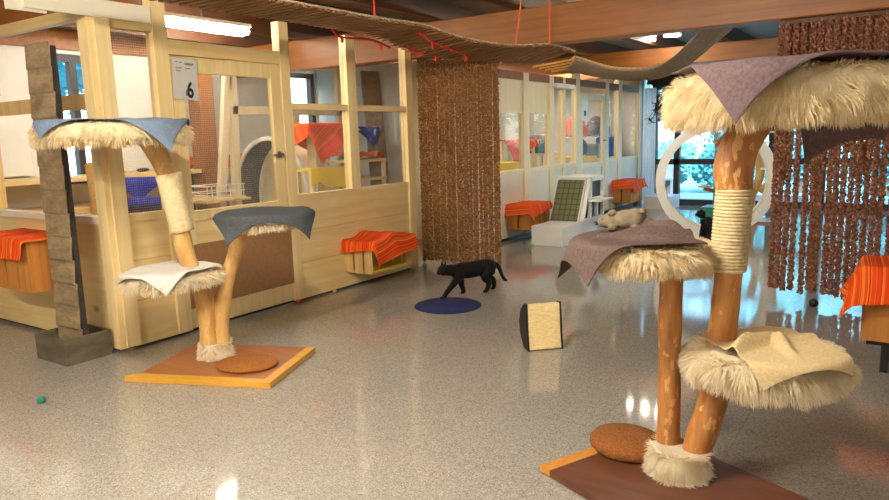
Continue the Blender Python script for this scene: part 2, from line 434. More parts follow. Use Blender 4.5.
# feet under the cladding
struct(MB().box(PX-.10, PX-.05, 2.7, 5.9, 0, .03), 'baseboard_near', MT['black'])
struct(MB().box(-7.4, PX-.12, YB+.05, YB+.09, 0, .035), 'baseboard_side', MT['black'])
post(PX-.10, PX+.012, YB-.01, YB+.105, .03, 2.24)               # corner post
trim(MB().box(PX+.012, PX+.03, YB+.03, YB+.135, .035, 2.22), MT['pine_z'], loc=(PX, YB, .035), bevel=.003)
post(PX-D, PX+.015, 3.0, 3.115, .025, 2.52)                      # door posts
post(PX-D, PX+.015, 4.155, 4.26, .025, 2.36)
post(PX-D, PX+.015, 4.965, 5.09, .93, 2.33)
post(PX-D, PX+.015, 5.86, 5.97, .025, 2.3)
trim(MB().box(PX-D, PX+.01, 3.115, 4.155, 2.02, 2.12), MT['pine'])   # lintel
trim(MB().box(PX-D, PX+.01, 2.66, 3.0, 2.155, 2.22), MT['pine'])
for (y0, y1) in ((4.26, 4.965), (5.09, 5.86)):
    trim(MB().box(PX-.055, PX+.004, y0, y1, 1.655, 1.71), MT['pine'])
# side rail inside the side opening
trim(MB().box(-7.4, PX-.1, YB+.02, YB+.05, 1.64, 1.74), MT['crate'])
post(-6.02, -5.90, YB, YB+.07, .93, 2.2, 'crate')
# panes: wire mesh next to the corner, acrylic in the other bays
def bay(y0, y1, z0, z1, mat, x=PX-.03, name='window_pane'):
    wn[0] += 1
    e = thing('window_%d' % wn[0], (x, (y0+y1)/2, z0), None, None, kind='structure')
    MB().box(x-.003, x+.003, y0, y1, z0, z1).build('window_pane', MT[mat], e)
    return e
bay(2.66, 3.0, .935, 2.155, 'mesh_pane')
bay(4.26, 4.965, .935, 1.655, 'pane'); bay(4.26, 4.965, 1.71, 2.3, 'pane')
bay(5.09, 5.86, .935, 1.655, 'pane'); bay(5.09, 5.86, 1.71, 2.28, 'pane')
# door of the near enclosure
dr = thing('door_1', (PX, 3.12, .06), None, None, kind='structure')
m = MB().box(PX-.035, PX+.008, 3.12, 3.215, .035, 2.01).box(PX-.035, PX+.008, 4.045, 4.145, .035, 2.01)
m.box(PX-.035, PX+.008, 3.215, 4.045, 1.90, 2.01).box(PX-.035, PX+.008, 3.215, 4.045, .83, .905)
m.box(PX-.035, PX+.008, 3.215, 4.045, .035, .19)
dfr = m.build('door_frame', MT['pine_z'], dr, bevel=.003)
MB().box(PX-.028, PX-.008, 3.215, 4.045, .19, .83).build('door_panel', MT['pine'], dr)
MB().box(PX-.008, PX+.014, 3.05, 4.19, .185, .655).build('scratch_board', MT['hardboard'], dr)['label'] = 'brown hardboard sheet'
MB().box(PX-.018, PX-.012, 3.215, 4.045, .905, 1.90).build('door_pane', MT['mesh_pane'], dr)
m = MB().tube([(PX+.008, 4.085, 1.285), (PX+.05, 4.085, 1.285)], .012, 10).tube([(PX+.05, 4.09, 1.285), (PX+.055, 3.99, 1.285)], .011, 10)
m.ball((PX+.012, 4.085, 1.285), (.008, .028, .028))
m.build('door_handle', MT['metal'], dfr, smooth=True)['label'] = 'metal lever handle'

# ------------------------------------------------------------------ sign 6 in a plastic sleeve
sg = thing('door_sign', (PX+.02, 3.23, 1.68), 'white paper with number 6 in a clear sleeve on the near door', 'sign')
m = MB().add([(PX+.028, 3.115, 1.715), (PX+.02, 3.325, 1.70), (PX+.02, 3.335, 1.985), (PX+.026, 3.125, 2.0)], [(0,1,2,3)])
paper = m.build('paper_sheet', MT['white_gloss'], sg, solid=.001)
m = MB().add([(PX+.032, 3.10, 1.69), (PX+.026, 3.345, 1.675), (PX+.024, 3.345, 2.0), (PX+.03, 3.11, 2.02)], [(0,1,2,3)])
m.build('plastic_sleeve', MT['sleeve'], sg)
def text(body, size, M, name, mat, parent, ext=.0006, bold=0):
    cu = bpy.data.curves.new(name, 'FONT'); cu.body = body; cu.size = size; cu.extrude = ext; cu.align_x = 'CENTER'; cu.offset = bold
    ob = bpy.data.objects.new(name, cu); COL.objects.link(ob)
    dg = bpy.context.evaluated_depsgraph_get(); me = bpy.data.meshes.new_from_object(ob.evaluated_get(dg))
    bpy.data.objects.remove(ob); me.transform(Matrix.Translation(-V(ORG[parent])) @ M); me.materials.clear(); me.materials.append(mat)
    o = bpy.data.objects.new(name, me); COL.objects.link(o); o.parent = parent; ORG[o] = ORG[parent]; return o
TX = Matrix(((0,0,1,0),(1,0,0,0),(0,1,0,0),(0,0,0,1)))     # text facing +x, running along +y
text('6', .155, Matrix.Translation((PX+.0275, 3.255, 1.725)) @ TX @ Matrix.Scale(.72, 4, (1,0,0)), 'number', MT['black'], paper, bold=.004)
m = MB()
for y0, y1, z in ((3.15,3.17,1.965),(3.185,3.205,1.963),(3.225,3.30,1.958),(3.225,3.295,1.95),(3.15,3.20,1.925),(3.225,3.27,1.923),(3.15,3.19,1.905)):
    MB().box(PX+.0272, PX+.028, y0, y1, z, z+.006).build('printed_line', MT['metal'], paper)
MB().box(PX+.0272, PX+.028, 3.218, 3.234, 1.735, 1.775).build('printed_mark', MT['metal'], paper)

# white fascia boards above the corner
for y0, y1, z0, z1, x in ((2.16, 2.98, 2.205, 2.315, PX+.04), (2.07, 2.30, 2.19, 2.34, PX+.02)):
    o = MB().box(x-.02, x, y0, y1, z0, z1).build('ledge_board', MT['white_board'], bevel=.003, loc=(x, y0, z0))
    tag(o, {2.16: 'long white board fixed over the corner window of the enclosure', 2.07: 'short white board end above the shingled tower'}[y0], 'board')

# ================================================================== FAR ENCLOSURE
Y0, Y1 = 7.80, 13.25
struct(MB().box(PX-.03, PX-.008, Y0, 10.30, .05, .90).box(PX-.03, PX-.008, 11.50, Y1, .05, .90), 'wall_partition_far', MT['white_board'])
struct(MB().box(XB, PX-.07, Y0, Y0+.03, 0, 2.4), 'wall_partition_end', MT['white_wall'])
struct(MB().box(PX-.10, PX-.05, Y0, Y1, 0, .06), 'baseboard_far', MT['black'])
trim(MB().box(PX-D, PX+.004, Y0, 10.3, .88, .93), MT['pine_pale']); trim(MB().box(PX-D, PX+.004, 11.5, Y1, .88, .93), MT['pine_pale'])
for y0, y1, top in ((8.46, 8.62, 2.2), (9.26, 9.40, 2.2), (9.72, 9.80, 2.2), (10.2, 10.34, 2.54), (11.42, 11.58, 2.2), (12.05, 12.22, 2.54), (13.12, 13.28, 2.54)):
    post(PX-D, PX+.015, y0, y1, .05, top, 'pine_pale')
trim(MB().box(PX-D, PX+.01, Y0, Y1, 2.10, 2.2), MT['beam'])
for y0, y1 in ((Y0, 8.46), (8.62, 9.26)):
    struct(MB().box(PX-.04, PX-.015, y0, y1, 1.67, 2.10), 'wall_panel', MT['pine_pale'])
for y0, y1 in ((Y0, 8.46), (8.62, 9.26)): bay(y0, y1, .93, 1.67, 'pane')
for y0, y1 in ((9.4, 9.72), (9.8, 10.2), (11.58, 12.05), (12.22, 13.12)): bay(y0, y1, .93, 2.10, 'pane')
d2 = thing('door_2', (PX, 10.4, .05), None, None, kind='structure')
m = MB().box(PX-.035, PX+.008, 10.35, 10.47, .08, 2.0).box(PX-.035, PX+.008, 11.30, 11.42, .08, 2.0)
m.box(PX-.035, PX+.008, 10.47, 11.30, 1.9, 2.0).box(PX-.035, PX+.008, 10.47, 11.30, .82, .90)
m.build('door_frame', MT['pine_pale'], d2)
MB().box(PX-.028, PX-.008, 10.47, 11.30, .08, .82).build('door_panel', MT['white_board'], d2)
MB().box(PX-.018, PX-.012, 10.47, 11.30, .90, 1.9).build('door_pane', MT['pane'], d2)
MB().tube([(PX+.01, 11.34, 1.25), (PX+.05, 11.34, 1.25), (PX+.055, 11.25, 1.25)], .012, 8).build('door_handle', MT['metal'], d2, smooth=True)
s2 = thing('door_sign', (PX+.012, 10.53, 1.62), 'small white paper sign on the distant door of the far enclosure', 'sign')
ps2 = MB().box(PX+.010, PX+.013, 10.40, 10.66, 1.62, 1.90).build('paper_sheet', MT['white_gloss'], s2)
MB().box(PX+.013, PX+.0145, 10.50, 10.58, 1.645, 1.73).build('dark_mark', MT['black'], ps2)
# white curtain strip at the window corner
m = MB(); 
m.grid(lambda u, v: (-4.30+.22*u+.0, 13.16+.025*math.sin(u*26), .05+2.12*v), 40, 4)
tag(m.build('window_curtain', hairy('sheer_curtain', srgb(244,242,238), srgb(236,234,230), .5), smooth=True), 'narrow white curtain hanging beside the far window', 'curtain')
tag(MB().box(PX-.09, PX+.10, 9.32, 9.95, 2.035, 2.095).build('fuse_box', MT['white_gloss'], bevel=.008, loc=(PX, 9.6, 2.03)), 'flat white box on posts above the far enclosure', 'box')
# ================================================================== FUR / CLOTH TOOLS
def fur_disc(name, mat, parent, c, R, t, n=6000, ln=(.035,.075), w=.003, rz=0, sy=1, seed=1, clump=.06, flat_top=.9, tilt=(0,0), skirt=.02, droop=1.0, top=True):
    """sheepskin cover over a round board: skin surface and hair locks in one mesh. c = centre of underside."""
    rn = random.Random(seed)
    M = Matrix.Translation(c) @ Matrix.Rotation(rz, 4, 'Z') @ Matrix.Rotation(tilt[0], 4, 'X') @ Matrix.Rotation(tilt[1], 4, 'Y')
    m = MB(M)
    prof = [(0, -.002), (R*.90, -.004), (R*.985, .0), (R*1.02, t*.25), (R*1.01, t*.6), (R*.95, t*.92), (R*.80, t*1.04), (R*.4, t*1.08), (0, t*1.08)]
    m.lathe(prof, 48, (0,0,0), 1, sy, wob=.035, ws=9)
    def surf(th, s):        # s 0..1 : bottom edge -> top centre
        k = s*(len(prof)-3); i = min(int(k), len(prof)-4); f = k-i
        a = prof[1+i]; b = prof[2+i]; r = a[0]+(b[0]-a[0])*f; z = a[1]+(b[1]-a[1])*f
        nr, nz = (b[1]-a[1]), -(b[0]-a[0]); L = math.hypot(nr, nz) or 1
        return V((r*math.cos(th), sy*r*math.sin(th), z)), V((nr/L*math.cos(th), nr/L*math.sin(th), nz/L)), r
    Mi = M.to_3x3().inverted(); down = Mi @ V((0,0,-1))
    for i in range(n):
        s = rn.random()**1.0
        if s > .6 and rn.random() > flat_top: continue
        if s > .62:
            s = .62+.38*(1-math.sqrt(rn.random()))
        th = rn.random()*2*PI
        p, nn, r = surf(th, s)
        q = p*(1/clump)
        cl = V((noise.noise(q), noise.noise(q+V((9.2,3.1,7))), noise.noise(q+V((2.7,8.8,1.3)))))
        L = ln[0]+(ln[1]-ln[0])*(.5+.9*cl.x+.25*rn.random())
        L = max(ln[0]*.6, L)*(.55 if s > .6 else 1)
        out = V((math.cos(th), math.sin(th), 0))
        d = nn*.55+out*(.35 if s < .6 else .25)+down*(.55*droop)+cl*.9+V((rn.gauss(0,.12), rn.gauss(0,.12), rn.gauss(0,.12)))
        if s > .6: d = nn*.45+out*.5+cl*1.1+V((rn.gauss(0,.2), rn.gauss(0,.2), 0))
        d.normalize()
        sd = d.cross(V((rn.gauss(0,1), rn.gauss(0,1), rn.gauss(0,1)))); sd.normalize(); sd *= w*.5*rn.uniform(.7, 1.3)
        vs = []
        pos = p-nn*.004
        for k in range(4):
            f = (1, .95, .7, .12)[k]
            vs += [pos-sd*f, pos+sd*f]
            d2 = (d+down*(.28*k*droop)).normalized(); pos = pos+d2*L/3
        m.add(vs, [(0,1,3,2),(2,3,5,4),(4,5,7,6)])
    return m.build(name, mat, parent, smooth=True, keepn=True)
def fur_collar(name, mat, parent, c, r0, r1, h, n=1500, w=.003, seed=3, ln=(.02,.045)):
    rn = random.Random(seed); m = MB(xf(c))
    m.lathe([(r0*.9, 0), (r0, 0), (r0*1.02, h*.3), (r1*1.02, h*.75), (r1, h), (r1*.85, h)], 32, wob=.08, ws=14)
    for i in range(n):
        f = rn.random(); th = rn.random()*2*PI; r = r0+(r1-r0)*f
        p = V((r*math.cos(th), r*math.sin(th), h*f)); o = V((math.cos(th), math.sin(th), 0))
        q = p*22; cl = V((noise.noise(q), noise.noise(q+V((5,1,2))), noise.noise(q+V((1,7,4)))))
        d = (o*.7+V((0,0,-.55 if f < .85 else .3))+cl*.9+V((rn.gauss(0,.12),)*3)).normalized(); L = rn.uniform(*ln)
        sd = d.cross(V((rn.gauss(0,1), rn.gauss(0,1), rn.gauss(0,1)))).normalized()*w*.5
        vs = []; pos = p-o*.003
        for k in range(4):
            g = (1, .95, .7, .12)[k]; vs += [pos-sd*g, pos+sd*g]
            pos = pos+(d+V((0,0,-.25*k))).normalized()*L/3
            if pos.z < .004: pos.z = .004
        m.add(vs, [(0,1,3,2),(2,3,5,4),(4,5,7,6)])
    return m.build(name, mat, parent, smooth=True, keepn=True)
def disc_near(R, sy=1):
    def f(x, y):
        d = math.hypot(x, y/sy)
        if d <= R: return x, y, 0, 0, 0
        k = R/d; nx, ny = x/d, y/d
        return x*k, y*k, nx, ny, math.hypot(x-x*k, y-y*k)
    return f
def rect_near(a, b):
    def f(x, y):
        cx = max(-a, min(a, x)); cy = max(-b, min(b, y)); ex, ey = x-cx, y-cy; d = math.hypot(ex, ey)
        return (cx, cy, ex/d, ey/d, d) if d > 1e-6 else (x, y, 0, 0, 0)
    return f
def drape(name, mat, near, c, rz, size, ang, off, parent=None, nu=44, nv=44, rr=.03, flare=.12, fold=.25, ff=5, ph=0, wr=.008, ws=7, solid=.005, seed=0, dome=0, R=1, crease=None, aff=None):
    """a cloth laid on a flat top and hanging over its edge"""
    M = Matrix.Translation(c) @ Matrix.Rotation(rz, 4, 'Z')
    ca, sa = math.cos(ang), math.sin(ang)
    def fn(u, v):
        a = (u-.5)*size[0]; b = (v-.5)*size[1]
        x = off[0]+ca*a-sa*b; y = off[1]+sa*a+ca*b
        if aff: x = aff[0][0]+aff[1][0]*v+aff[2][0]*u; y = aff[0][1]+aff[1][1]*v+aff[2][1]*u
        qx, qy, nx, ny, d = near(x, y)
        nz = noise.noise(V((x*ws+seed, y*ws-seed*2, seed*.7)))
        z = wr*nz*1.2+wr
        if dome: z += dome*(1-min(1, (qx*qx+qy*qy)/(R*R)))
        if crease: z += crease(x, y)
        if d > 0:
            if d < rr*1.57: o = rr*math.sin(d/rr); dz = rr*(1-math.cos(d/rr))
            else: o = rr+flare*(d-rr*1.57); dz = rr+(d-rr*1.57)
            th = math.atan2(y, x)
            k = min(1, d/.25)
            o += fold*k*d*(.5+.5*math.sin(th*ff+ph))*.6+.012*k*nz*2
            return (qx+nx*o-ny*fold*k*d*.3*math.cos(th*ff+ph), qy+ny*o+nx*fold*k*d*.3*math.cos(th*ff+ph), z*(1-k)-dz)
        return (qx, qy, z)
    m = MB(M); m.grid(fn, nu, nv)
    return m.build(name, mat, parent, smooth=True, solid=solid, loc=None if parent else c, sub=1)
def trunk(name, mat, parent, pts, rad, n=20, seg=8, wob=.22, ws=7, seed=0):
    m = MB(); p = spline(pts, seg); r = lerps(rad, seg)
    m.tube(p, r, n, True, wob, ws, seed); return m.build(name, mat, parent, smooth=True)
def rope_wrap(name, mat, parent, p0, p1, r, turns, rw=.006):
    p0 = V(p0); p1 = V(p1); d = (p1-p0); ax = d.normalized(); a = ax.orthogonal().normalized(); b = ax.cross(a)
    k = turns*20; path = [p0+d*(i/k)+(a*math.cos(2*PI*i/20)+b*math.sin(2*PI*i/20))*r for i in range(k+1)]
    m = MB(); m.tube(path, rw, 6); m.tube([p0, p1], r, 20)
    return m.build(name, mat, parent, smooth=True)
def base_board(root, corners_xf, lx, ly, h, edge, mat, emat, sides):
    """rectangular board: dark veneer top with pale lippings; local frame centred"""
    MB(corners_xf).box(-lx/2, lx/2, -ly/2, ly/2, .004, h).build('base_board', mat, root, bevel=.002)
    for sd in sides:
        m = MB(corners_xf)
        e = edge
        if sd == '-y': m.prism([(-lx/2-e, -ly/2-e, .002), (lx/2+e, -ly/2-e, .002), (lx/2, -ly/2, .002), (-lx/2, -ly/2, .002)], (0,0,h))
        if sd == '+x': m.prism([(lx/2+e, -ly/2-e, .002), (lx/2+e, ly/2, .002), (lx/2, ly/2, .002), (lx/2, -ly/2, .002)], (0,0,h))
        if sd == '-x': m.prism([(-lx/2-e, -ly/2-e, .002), (-lx/2, -ly/2, .002), (-lx/2, ly/2, .002), (-lx/2-e, ly/2, .002)], (0,0,h))
        m.build('edge_strip', emat, root)['label'] = 'pale yellow wood edging'
MT['veneer_l'] = wood('veneer_left', srgb(172,110,66), srgb(146,88,50), 'x', rough=.35)
MT['veneer_r'] = wood('veneer_right', srgb(112,70,50), srgb(84,50,36), 'x', rough=.35)
MT['lip'] = wood('pale_lipping', srgb(226,172,70), srgb(206,148,50), 'x', rough=.4)
MT['lip_r'] = wood('pale_lipping_right', srgb(206,142,66), srgb(186,120,48), 'y', rough=.4)

# ================================================================== LEFT CAT TREE
lt = thing('cat_tree', (-3.58, 2.70, 0), 'smaller cat tree at left with blue-grey, white and charcoal towels', 'cat tree')
a = math.atan2(.344, .843)
LX, LY = .88, .68
ctr = V((-3.84, 2.232, 0))+V((math.cos(a), math.sin(a), 0))*(LX/2+.02)+V((-math.sin(a), math.cos(a), 0))*(LY/2+.03)
base_board(lt, xf(ctr, a), LX-.06, LY-.06, .035, .06, MT['veneer_l'], MT['lip'], ('-y', '+x'))
B = V((-3.668, 2.75, 0))
trunk('trunk', MT['trunk_pale'], lt, [B+V((-.02,-.02,.03)), (-3.69,2.72,.42), (-3.742,2.65,.72), (-3.762,2.63,1.0), (-3.775,2.60,1.2), (-3.83,2.53,1.42)], [.06,.062,.055,.05,.058,.06], seed=2)
trunk('trunk', MT['trunk_pale'], lt, [B+V((.03,.03,.03)), (-3.645,2.80,.30), (-3.60,2.855,.58), (-3.55,2.91,.78), (-3.53,2.935,.92)], [.055,.052,.047,.045,.05], seed=5)
# canvas wrap on the taller trunk
m = MB(); m.tube(spline([(-3.744,2.648,.86),(-3.762,2.63,1.0),(-3.776,2.60,1.22)], 4), lerps([.067,.071,.077], 4), 18, True, .1, 6, 3)
m.build('canvas_wrap', MT['sisal'], lt, smooth=True)
fur_collar('fur_collar', MT['fur_pale'], lt, (-3.662,2.752,.037), .105, .085, .095, 1500, .005, 4)
# platforms
pf = MB().lathe([(0,0),(.36,0),(.36,.025),(0,.025)], 40, (-3.955,2.37,1.40)).build('platform', MT['crate'], lt)
fur_disc('fur_cover', MT['fur'], pf, (-3.945,2.38,1.425), .41, .105, 4600, (.025,.055), .005, seed=11, droop=1.1)
pf = MB().lathe([(0,0),(.24,0),(.24,.022),(0,.022)], 40, (-3.79,2.575,.545)).build('platform', MT['crate'], lt)
fur_disc('fur_cover', MT['fur_pale'], pf, (-3.79,2.575,.56), .275, .06, 3800, (.03,.06), .005, seed=12, droop=.7)
pf = MB().lathe([(0,0),(.25,0),(.25,.022),(0,.022)], 40, (-3.45,3.05,.875)).build('platform', MT['crate'], lt)
fur_disc('fur_cover', MT['fur_pale'], pf, (-3.45,3.05,.885), .27, .055, 3000, (.03,.06), .005, seed=13, droop=1)
# flat coir pads on the base boards
e = MB(xf((-3.345, 2.735, .041), a)).lathe([(0,0),(.185,0),(.192,.006),(.19,.016),(.18,.02),(0,.022)], 48, sy=.86).build('scratch_pad', MT['coir'], lt, smooth=True)
vd = V((.971, .239, 0))        # across the picture
o = drape('towel', MT['blue_towel'], disc_near(.41), (-3.945,2.38,1.53), math.radians(59.3), (1,1), 0, (0,0), None, aff=((-.42,-.32), (.13,.72), (.76,-.19)), rr=.03, flare=.12, fold=.4, ff=6, ph=1.0, seed=3, wr=.010)
tag(o, 'blue-grey towel draped over the top platform of the left cat tree', 'towel')
o = drape('towel', MT['white_towel'], disc_near(.275), (-3.79,2.575,.632), .3, (.44,.48), -.15, (.03,-.07), None, rr=.03, flare=.1, fold=.2, ff=3, seed=5, wr=.014, ws=9)
tag(o, 'white towel folded on the lower platform of the left cat tree', 'towel')
o = drape('towel', MT['dark_towel'], disc_near(.285), (-3.45,3.05,.95), 0, (.66,.60), .93, (.03,-.03), None, rr=.03, flare=.1, fold=.35, ff=4, ph=2.2, seed=8, wr=.007)
tag(o, 'charcoal towel hanging over the right platform of the left cat tree', 'towel')

# ================================================================== RIGHT CAT TREE
rt = thing('cat_tree', (-.70, 2.70, 0), 'large cat tree in the right foreground with two trunks and sheepskin platforms', 'cat tree')
a2 = math.radians(-24.3)
U = V((math.cos(a2), math.sin(a2), 0)); W_ = V((-math.sin(a2), math.cos(a2), 0))
LX, LY = 1.05, .64
R1 = V((-1.221, 2.47, 0)); ctr = R1+U*(LX/2+.0)+W_*(LY/2)
MB(xf(ctr, a2)).box(-LX/2+.06, LX/2, -LY/2, LY/2, .004, .032).build('base_board', MT['veneer_r'], rt, bevel=.002)
MB(xf(ctr, a2)).box(-LX/2, -LX/2+.06, -LY/2, LY/2, .004, .032).build('edge_strip', MT['lip_r'], rt, bevel=.002)['label'] = 'pale honey wood edging'
trunk('trunk', MT['trunk'], rt, [(-.772,2.735,.03), (-.768,2.73,.3), (-.772,2.728,.6), (-.768,2.725,.89)], [.047,.045,.044,.046], wob=.12, seed=4, n=24)
trunk('trunk', MT['trunk'], rt, [(-.672,2.715,.03), (-.637,2.72,.2), (-.598,2.735,.36), (-.578,2.742,.63), (-.563,2.745,.86), (-.552,2.748,1.08), (-.557,2.75,1.24), (-.535,2.752,1.34), (-.478,2.765,1.45)], [.052,.056,.056,.053,.050,.058,.074,.066,.064], wob=.2, seed=9, n=28)
rope_wrap('rope_wrap', MT['sisal'], rt, (-.566,2.745,.865), (-.5525,2.748,1.175), .062, 24, .0068)
fur_collar('fur_collar', MT['fur_pale'], rt, (-.715,2.69,.033), .115, .10, .105, 3200, .0028, 6, (.025,.05))
PT = V((-.365, 2.81, 1.435)); P2 = V((-.865, 2.69, .892)); P3 = V((-.43, 2.785, .49))
pf = MB().lathe([(0,-.025),(.40,-.025),(.40,0),(0,0)], 48, PT).build('platform', MT['crate'], rt)
fur_disc('fur_cover', MT['fur'], pf, tuple(PT), .43, .15, 17000, (.03,.062), .0032, seed=21, droop=1.0, flat_top=.5)
pf = MB().lathe([(0,-.022),(.21,-.022),(.21,0),(0,0)], 48, P2).build('platform', MT['crate'], rt)
fur_disc('fur_cover', MT['fur'], pf, tuple(P2), .245, .072, 10500, (.03,.058), .003, seed=22, droop=.9)
pf = MB().lathe([(0,-.022),(.24,-.022),(.24,0),(0,0)], 48, P3).build('platform', MT['crate'], rt)
fur_disc('fur_cover', MT['fur_pale'], pf, tuple(P3), .272, .085, 13500, (.035,.068), .003, seed=23, droop=.9)
m = MB(xf((-.965, 2.80, .033), a2)); m.lathe([(0,0),(.15,0),(.165,.015),(.166,.038),(.152,.054),(.08,.062),(0,.064)], 48, sy=.9)
m.build('scratch_pad', MT['coir_dark'], rt, smooth=True)
o = drape('towel', MT['mauve_towel'], disc_near(.455), tuple(PT+V((0,0,.162))), .24, (.82,1.02), -1.35, (-.02,-.02), None, aff=((-.294,-.602), (-.14,.655), (.754,.32)), nu=60, nv=60, rr=.04, flare=.04, fold=.12, ff=3, ph=.6, seed=13, wr=.006, solid=.008)
tag(o, 'mauve towel covering the topmost sheepskin platform of the right cat tree', 'towel')
o = drape('towel', MT['mauve_towel'], disc_near(.40), tuple(PT+V((0,0,.10))), .24, (1,1), 0, (0,0), None, aff=((.13,.70), (-.14,-.42), (.34,-.30)), nu=30, nv=30, rr=.03, flare=.05, fold=.1, ff=3, seed=2, wr=.002)
tag(o, 'shaded mauve cloth corner hanging below the rear of the topmost platform', 'cloth')
def crs(x, y):
    z = 0
    for cx, cy, ax_, ay_, L, w, h in ((.0,.0,.95,.3,.12,.022,.04), (.06,.06,.9,-.43,.10,.024,.055), (.08,-.02,.98,.2,.11,.02,.035), (-.02,.08,.8,.6,.10,.02,.03), (.02,-.08,.95,-.3,.10,.02,.022)):
        dx, dy = x-cx, y-cy; t = dx*ax_+dy*ay_; n_ = -dx*ay_+dy*ax_
        z += h*math.exp(-(n_/w)**2-(t/L)**2)
    return z
o = drape('towel', MT['taupe_towel'], disc_near(.255), tuple(P2+V((0,0,.083))), .24, (.52,.52), .4, (-.11,.0), None, nu=70, nv=70, rr=.035, flare=.22, fold=.45, ff=4, ph=2.0, seed=4, wr=.008, solid=.006, crease=crs)
tag(o, 'taupe towel crumpled over the middle platform beneath the plush toy', 'towel')
def crs3(x, y):
    z = 0
    for cx, cy, ax_, ay_, L, w, h in ((-.08,-.10,.35,.94,.13,.022,.045), (-.02,-.05,.5,.87,.12,.02,.04), (.05,-.06,-.2,.98,.10,.022,.035), (.12,.02,.8,.6,.12,.03,.028), (-.05,.10,.9,.43,.14,.03,.03)):
        dx, dy = x-cx, y-cy; t = dx*ax_+dy*ay_; n_ = -dx*ay_+dy*ax_
        z += h*math.exp(-(n_/w)**2-(t/L)**2)
    return z
o = drape('towel', MT['beige_towel'], disc_near(.275), tuple(P3+V((0,0,.104))), .24, (.42,.36), .75, (-.0,-.03), None, aff=((-.03,-.375), (-.19,.36), (.33,.19)), nu=72, nv=72, rr=.03, flare=.2, fold=.15, ff=3, ph=0, seed=6, wr=.005, solid=.005, crease=crs3)
tag(o, 'beige towel lying on the lowest sheepskin platform at right', 'towel')
# ================================================================== CRATES
def crate(loc, lx, ly, lz, label, openside, mat='crate', group='wooden crates with orange towels', nb_=4, gap_=.022):
    """lx, ly, lz outer size; loc = centre of underside; openside +x shows the inside, -y closed with upright boards"""
    e = thing('wooden_crate', loc, label, 'crate', group)
    X0, X1, Y0_, Y1_ = loc[0]-lx/2, loc[0]+lx/2, loc[1]-ly/2, loc[1]+ly/2
    z0, z1 = loc[2], loc[2]+lz; t = .012
    def boards(ax, at, lo, hi, n, gap, nm):
        m = MB(); w = (hi-lo-gap*(n-1))/n
        for i in range(n):
            a = lo+i*(w+gap)
            if ax == 'x': m.box(a, a+w, at, at+t, z0+t, z1-t)
            else: m.box(at, at+t, a, a+w, z0+t, z1-t)
        return m.build(nm, MT[mat], e, bevel=.002)
    if openside == '+x':
        boards('x', Y0_, X0, X1, 3, .022, 'end_panel'); boards('x', Y1_-t, X0, X1, 3, .022, 'end_panel')
        boards('y', X0, Y0_+t, Y1_-t, 4, .02, 'back_panel')
        b = MB()
        for i in range(3): b.box(X0+(lx)*i/3+.003, X0+lx*(i+1)/3-.003, Y0_+t, Y1_-t, z0, z0+t)
        b.build('bottom_board', MT['crate'], e, bevel=.002)
        b = MB()
        for i in range(3): b.box(X0+(lx)*i/3+.003, X0+lx*(i+1)/3-.003, Y0_, Y1_, z1-t, z1)
        b.build('top_board', MT[mat], e)
        MB().box(X0+.02, X1-.03, Y0_+.03, Y1_-.03, z0+t, z0+t+.012).build('seat_pad', MT['yellow'], e, bevel=.004)['label'] = 'thin yellow pad'
    elif openside == 'slats+x':
        boards('y', X1-t, Y0_, Y1_, 4, .03, 'front_panel'); boards('y', X0, Y0_, Y1_, 4, .03, 'back_panel')
        boards('x', Y0_, X0+t, X1-t, 2, .02, 'end_panel'); boards('x', Y1_-t, X0+t, X1-t, 2, .02, 'end_panel')
        MB().box(X0, X1, Y0_, Y1_, z0, z0+t).build('bottom_board', MT[mat], e); MB().box(X0, X1, Y0_, Y1_, z1-t, z1).build('top_board', MT[mat], e)
    else:
        boards('x', Y0_, X0, X1, nb_, gap_, 'front_panel'); boards('x', Y1_-t, X0, X1, nb_, gap_, 'back_panel')
        boards('y', X0, Y0_+t, Y1_-t, 2, .015, 'end_panel'); boards('y', X1-t, Y0_+t, Y1_-t, 2, .015, 'end_panel')
        MB().box(X0, X1, Y0_, Y1_, z0, z0+t).build('bottom_board', MT[mat], e); MB().box(X0, X1, Y0_, Y1_, z1-t, z1).build('top_board', MT[mat], e)
    return e
TG = 'orange striped towels'
def towel(c, a, b, size, ang, off, label, **k):
    kw = dict(rr=.018, flare=.16, fold=.35, ff=7, wr=.006, ws=9, solid=.004); kw.update(k)
    o = drape('towel', MT[kw.pop('mat', 'orange')], rect_near(a, b), c, 0, size, ang, off, None, **kw)
    return tag(o, label, 'towel', TG)
crate((-4.241, 5.135, .155), .33, .60, .30, 'open wooden crate on the near enclosure wall beside the middle bead curtain', '+x')
towel((-4.231, 5.135, .458), .185, .315, (.62, .86), .12, (.05, .02), 'orange striped towel over the open crate beside the middle bead curtain', ph=1, seed=2,
      crease=lambda x, y: .05*math.exp(-((y+.02)**2)/.012))
crate((-5.22, 2.406, .43), .66, .31, .36, 'wooden crate on the enclosure side wall left of the shingled tower', '-y', 'crate_dark')
towel((-5.22, 2.39, .794), .34, .165, (.74, .56), 0, (0, -.03), 'orange striped towel over the crate left of the shingled tower', ph=2, seed=7, fold=.25, ff=16, flare=.1)
crate((-4.241, 8.28, .17), .33, .58, .31, 'slatted crate on the far enclosure wall behind the white step box', 'slats+x', 'crate_dark')
towel((-4.241, 8.28, .485), .18, .305, (.56, .84), .1, (.03, -.02), 'bright orange towel over the crate behind the white step box', mat='orange_b', ph=.5, seed=4)
crate((-4.241, 12.15, .15), .33, .62, .38, 'farthest slatted crate beside the white window curtain', 'slats+x', 'crate_dark')
towel((-4.241, 12.15, .535), .18, .33, (.62, .92), .1, (.05, -.02), 'orange towel over the farthest crate by the window curtain', mat='orange_b', ph=1.5, seed=9)
crate((.05, 4.68, .185), .50, .36, .42, 'wooden crate with dark feet at the right edge before the bead curtain', '-y', 'crate_dark', nb_=2, gap_=.004)
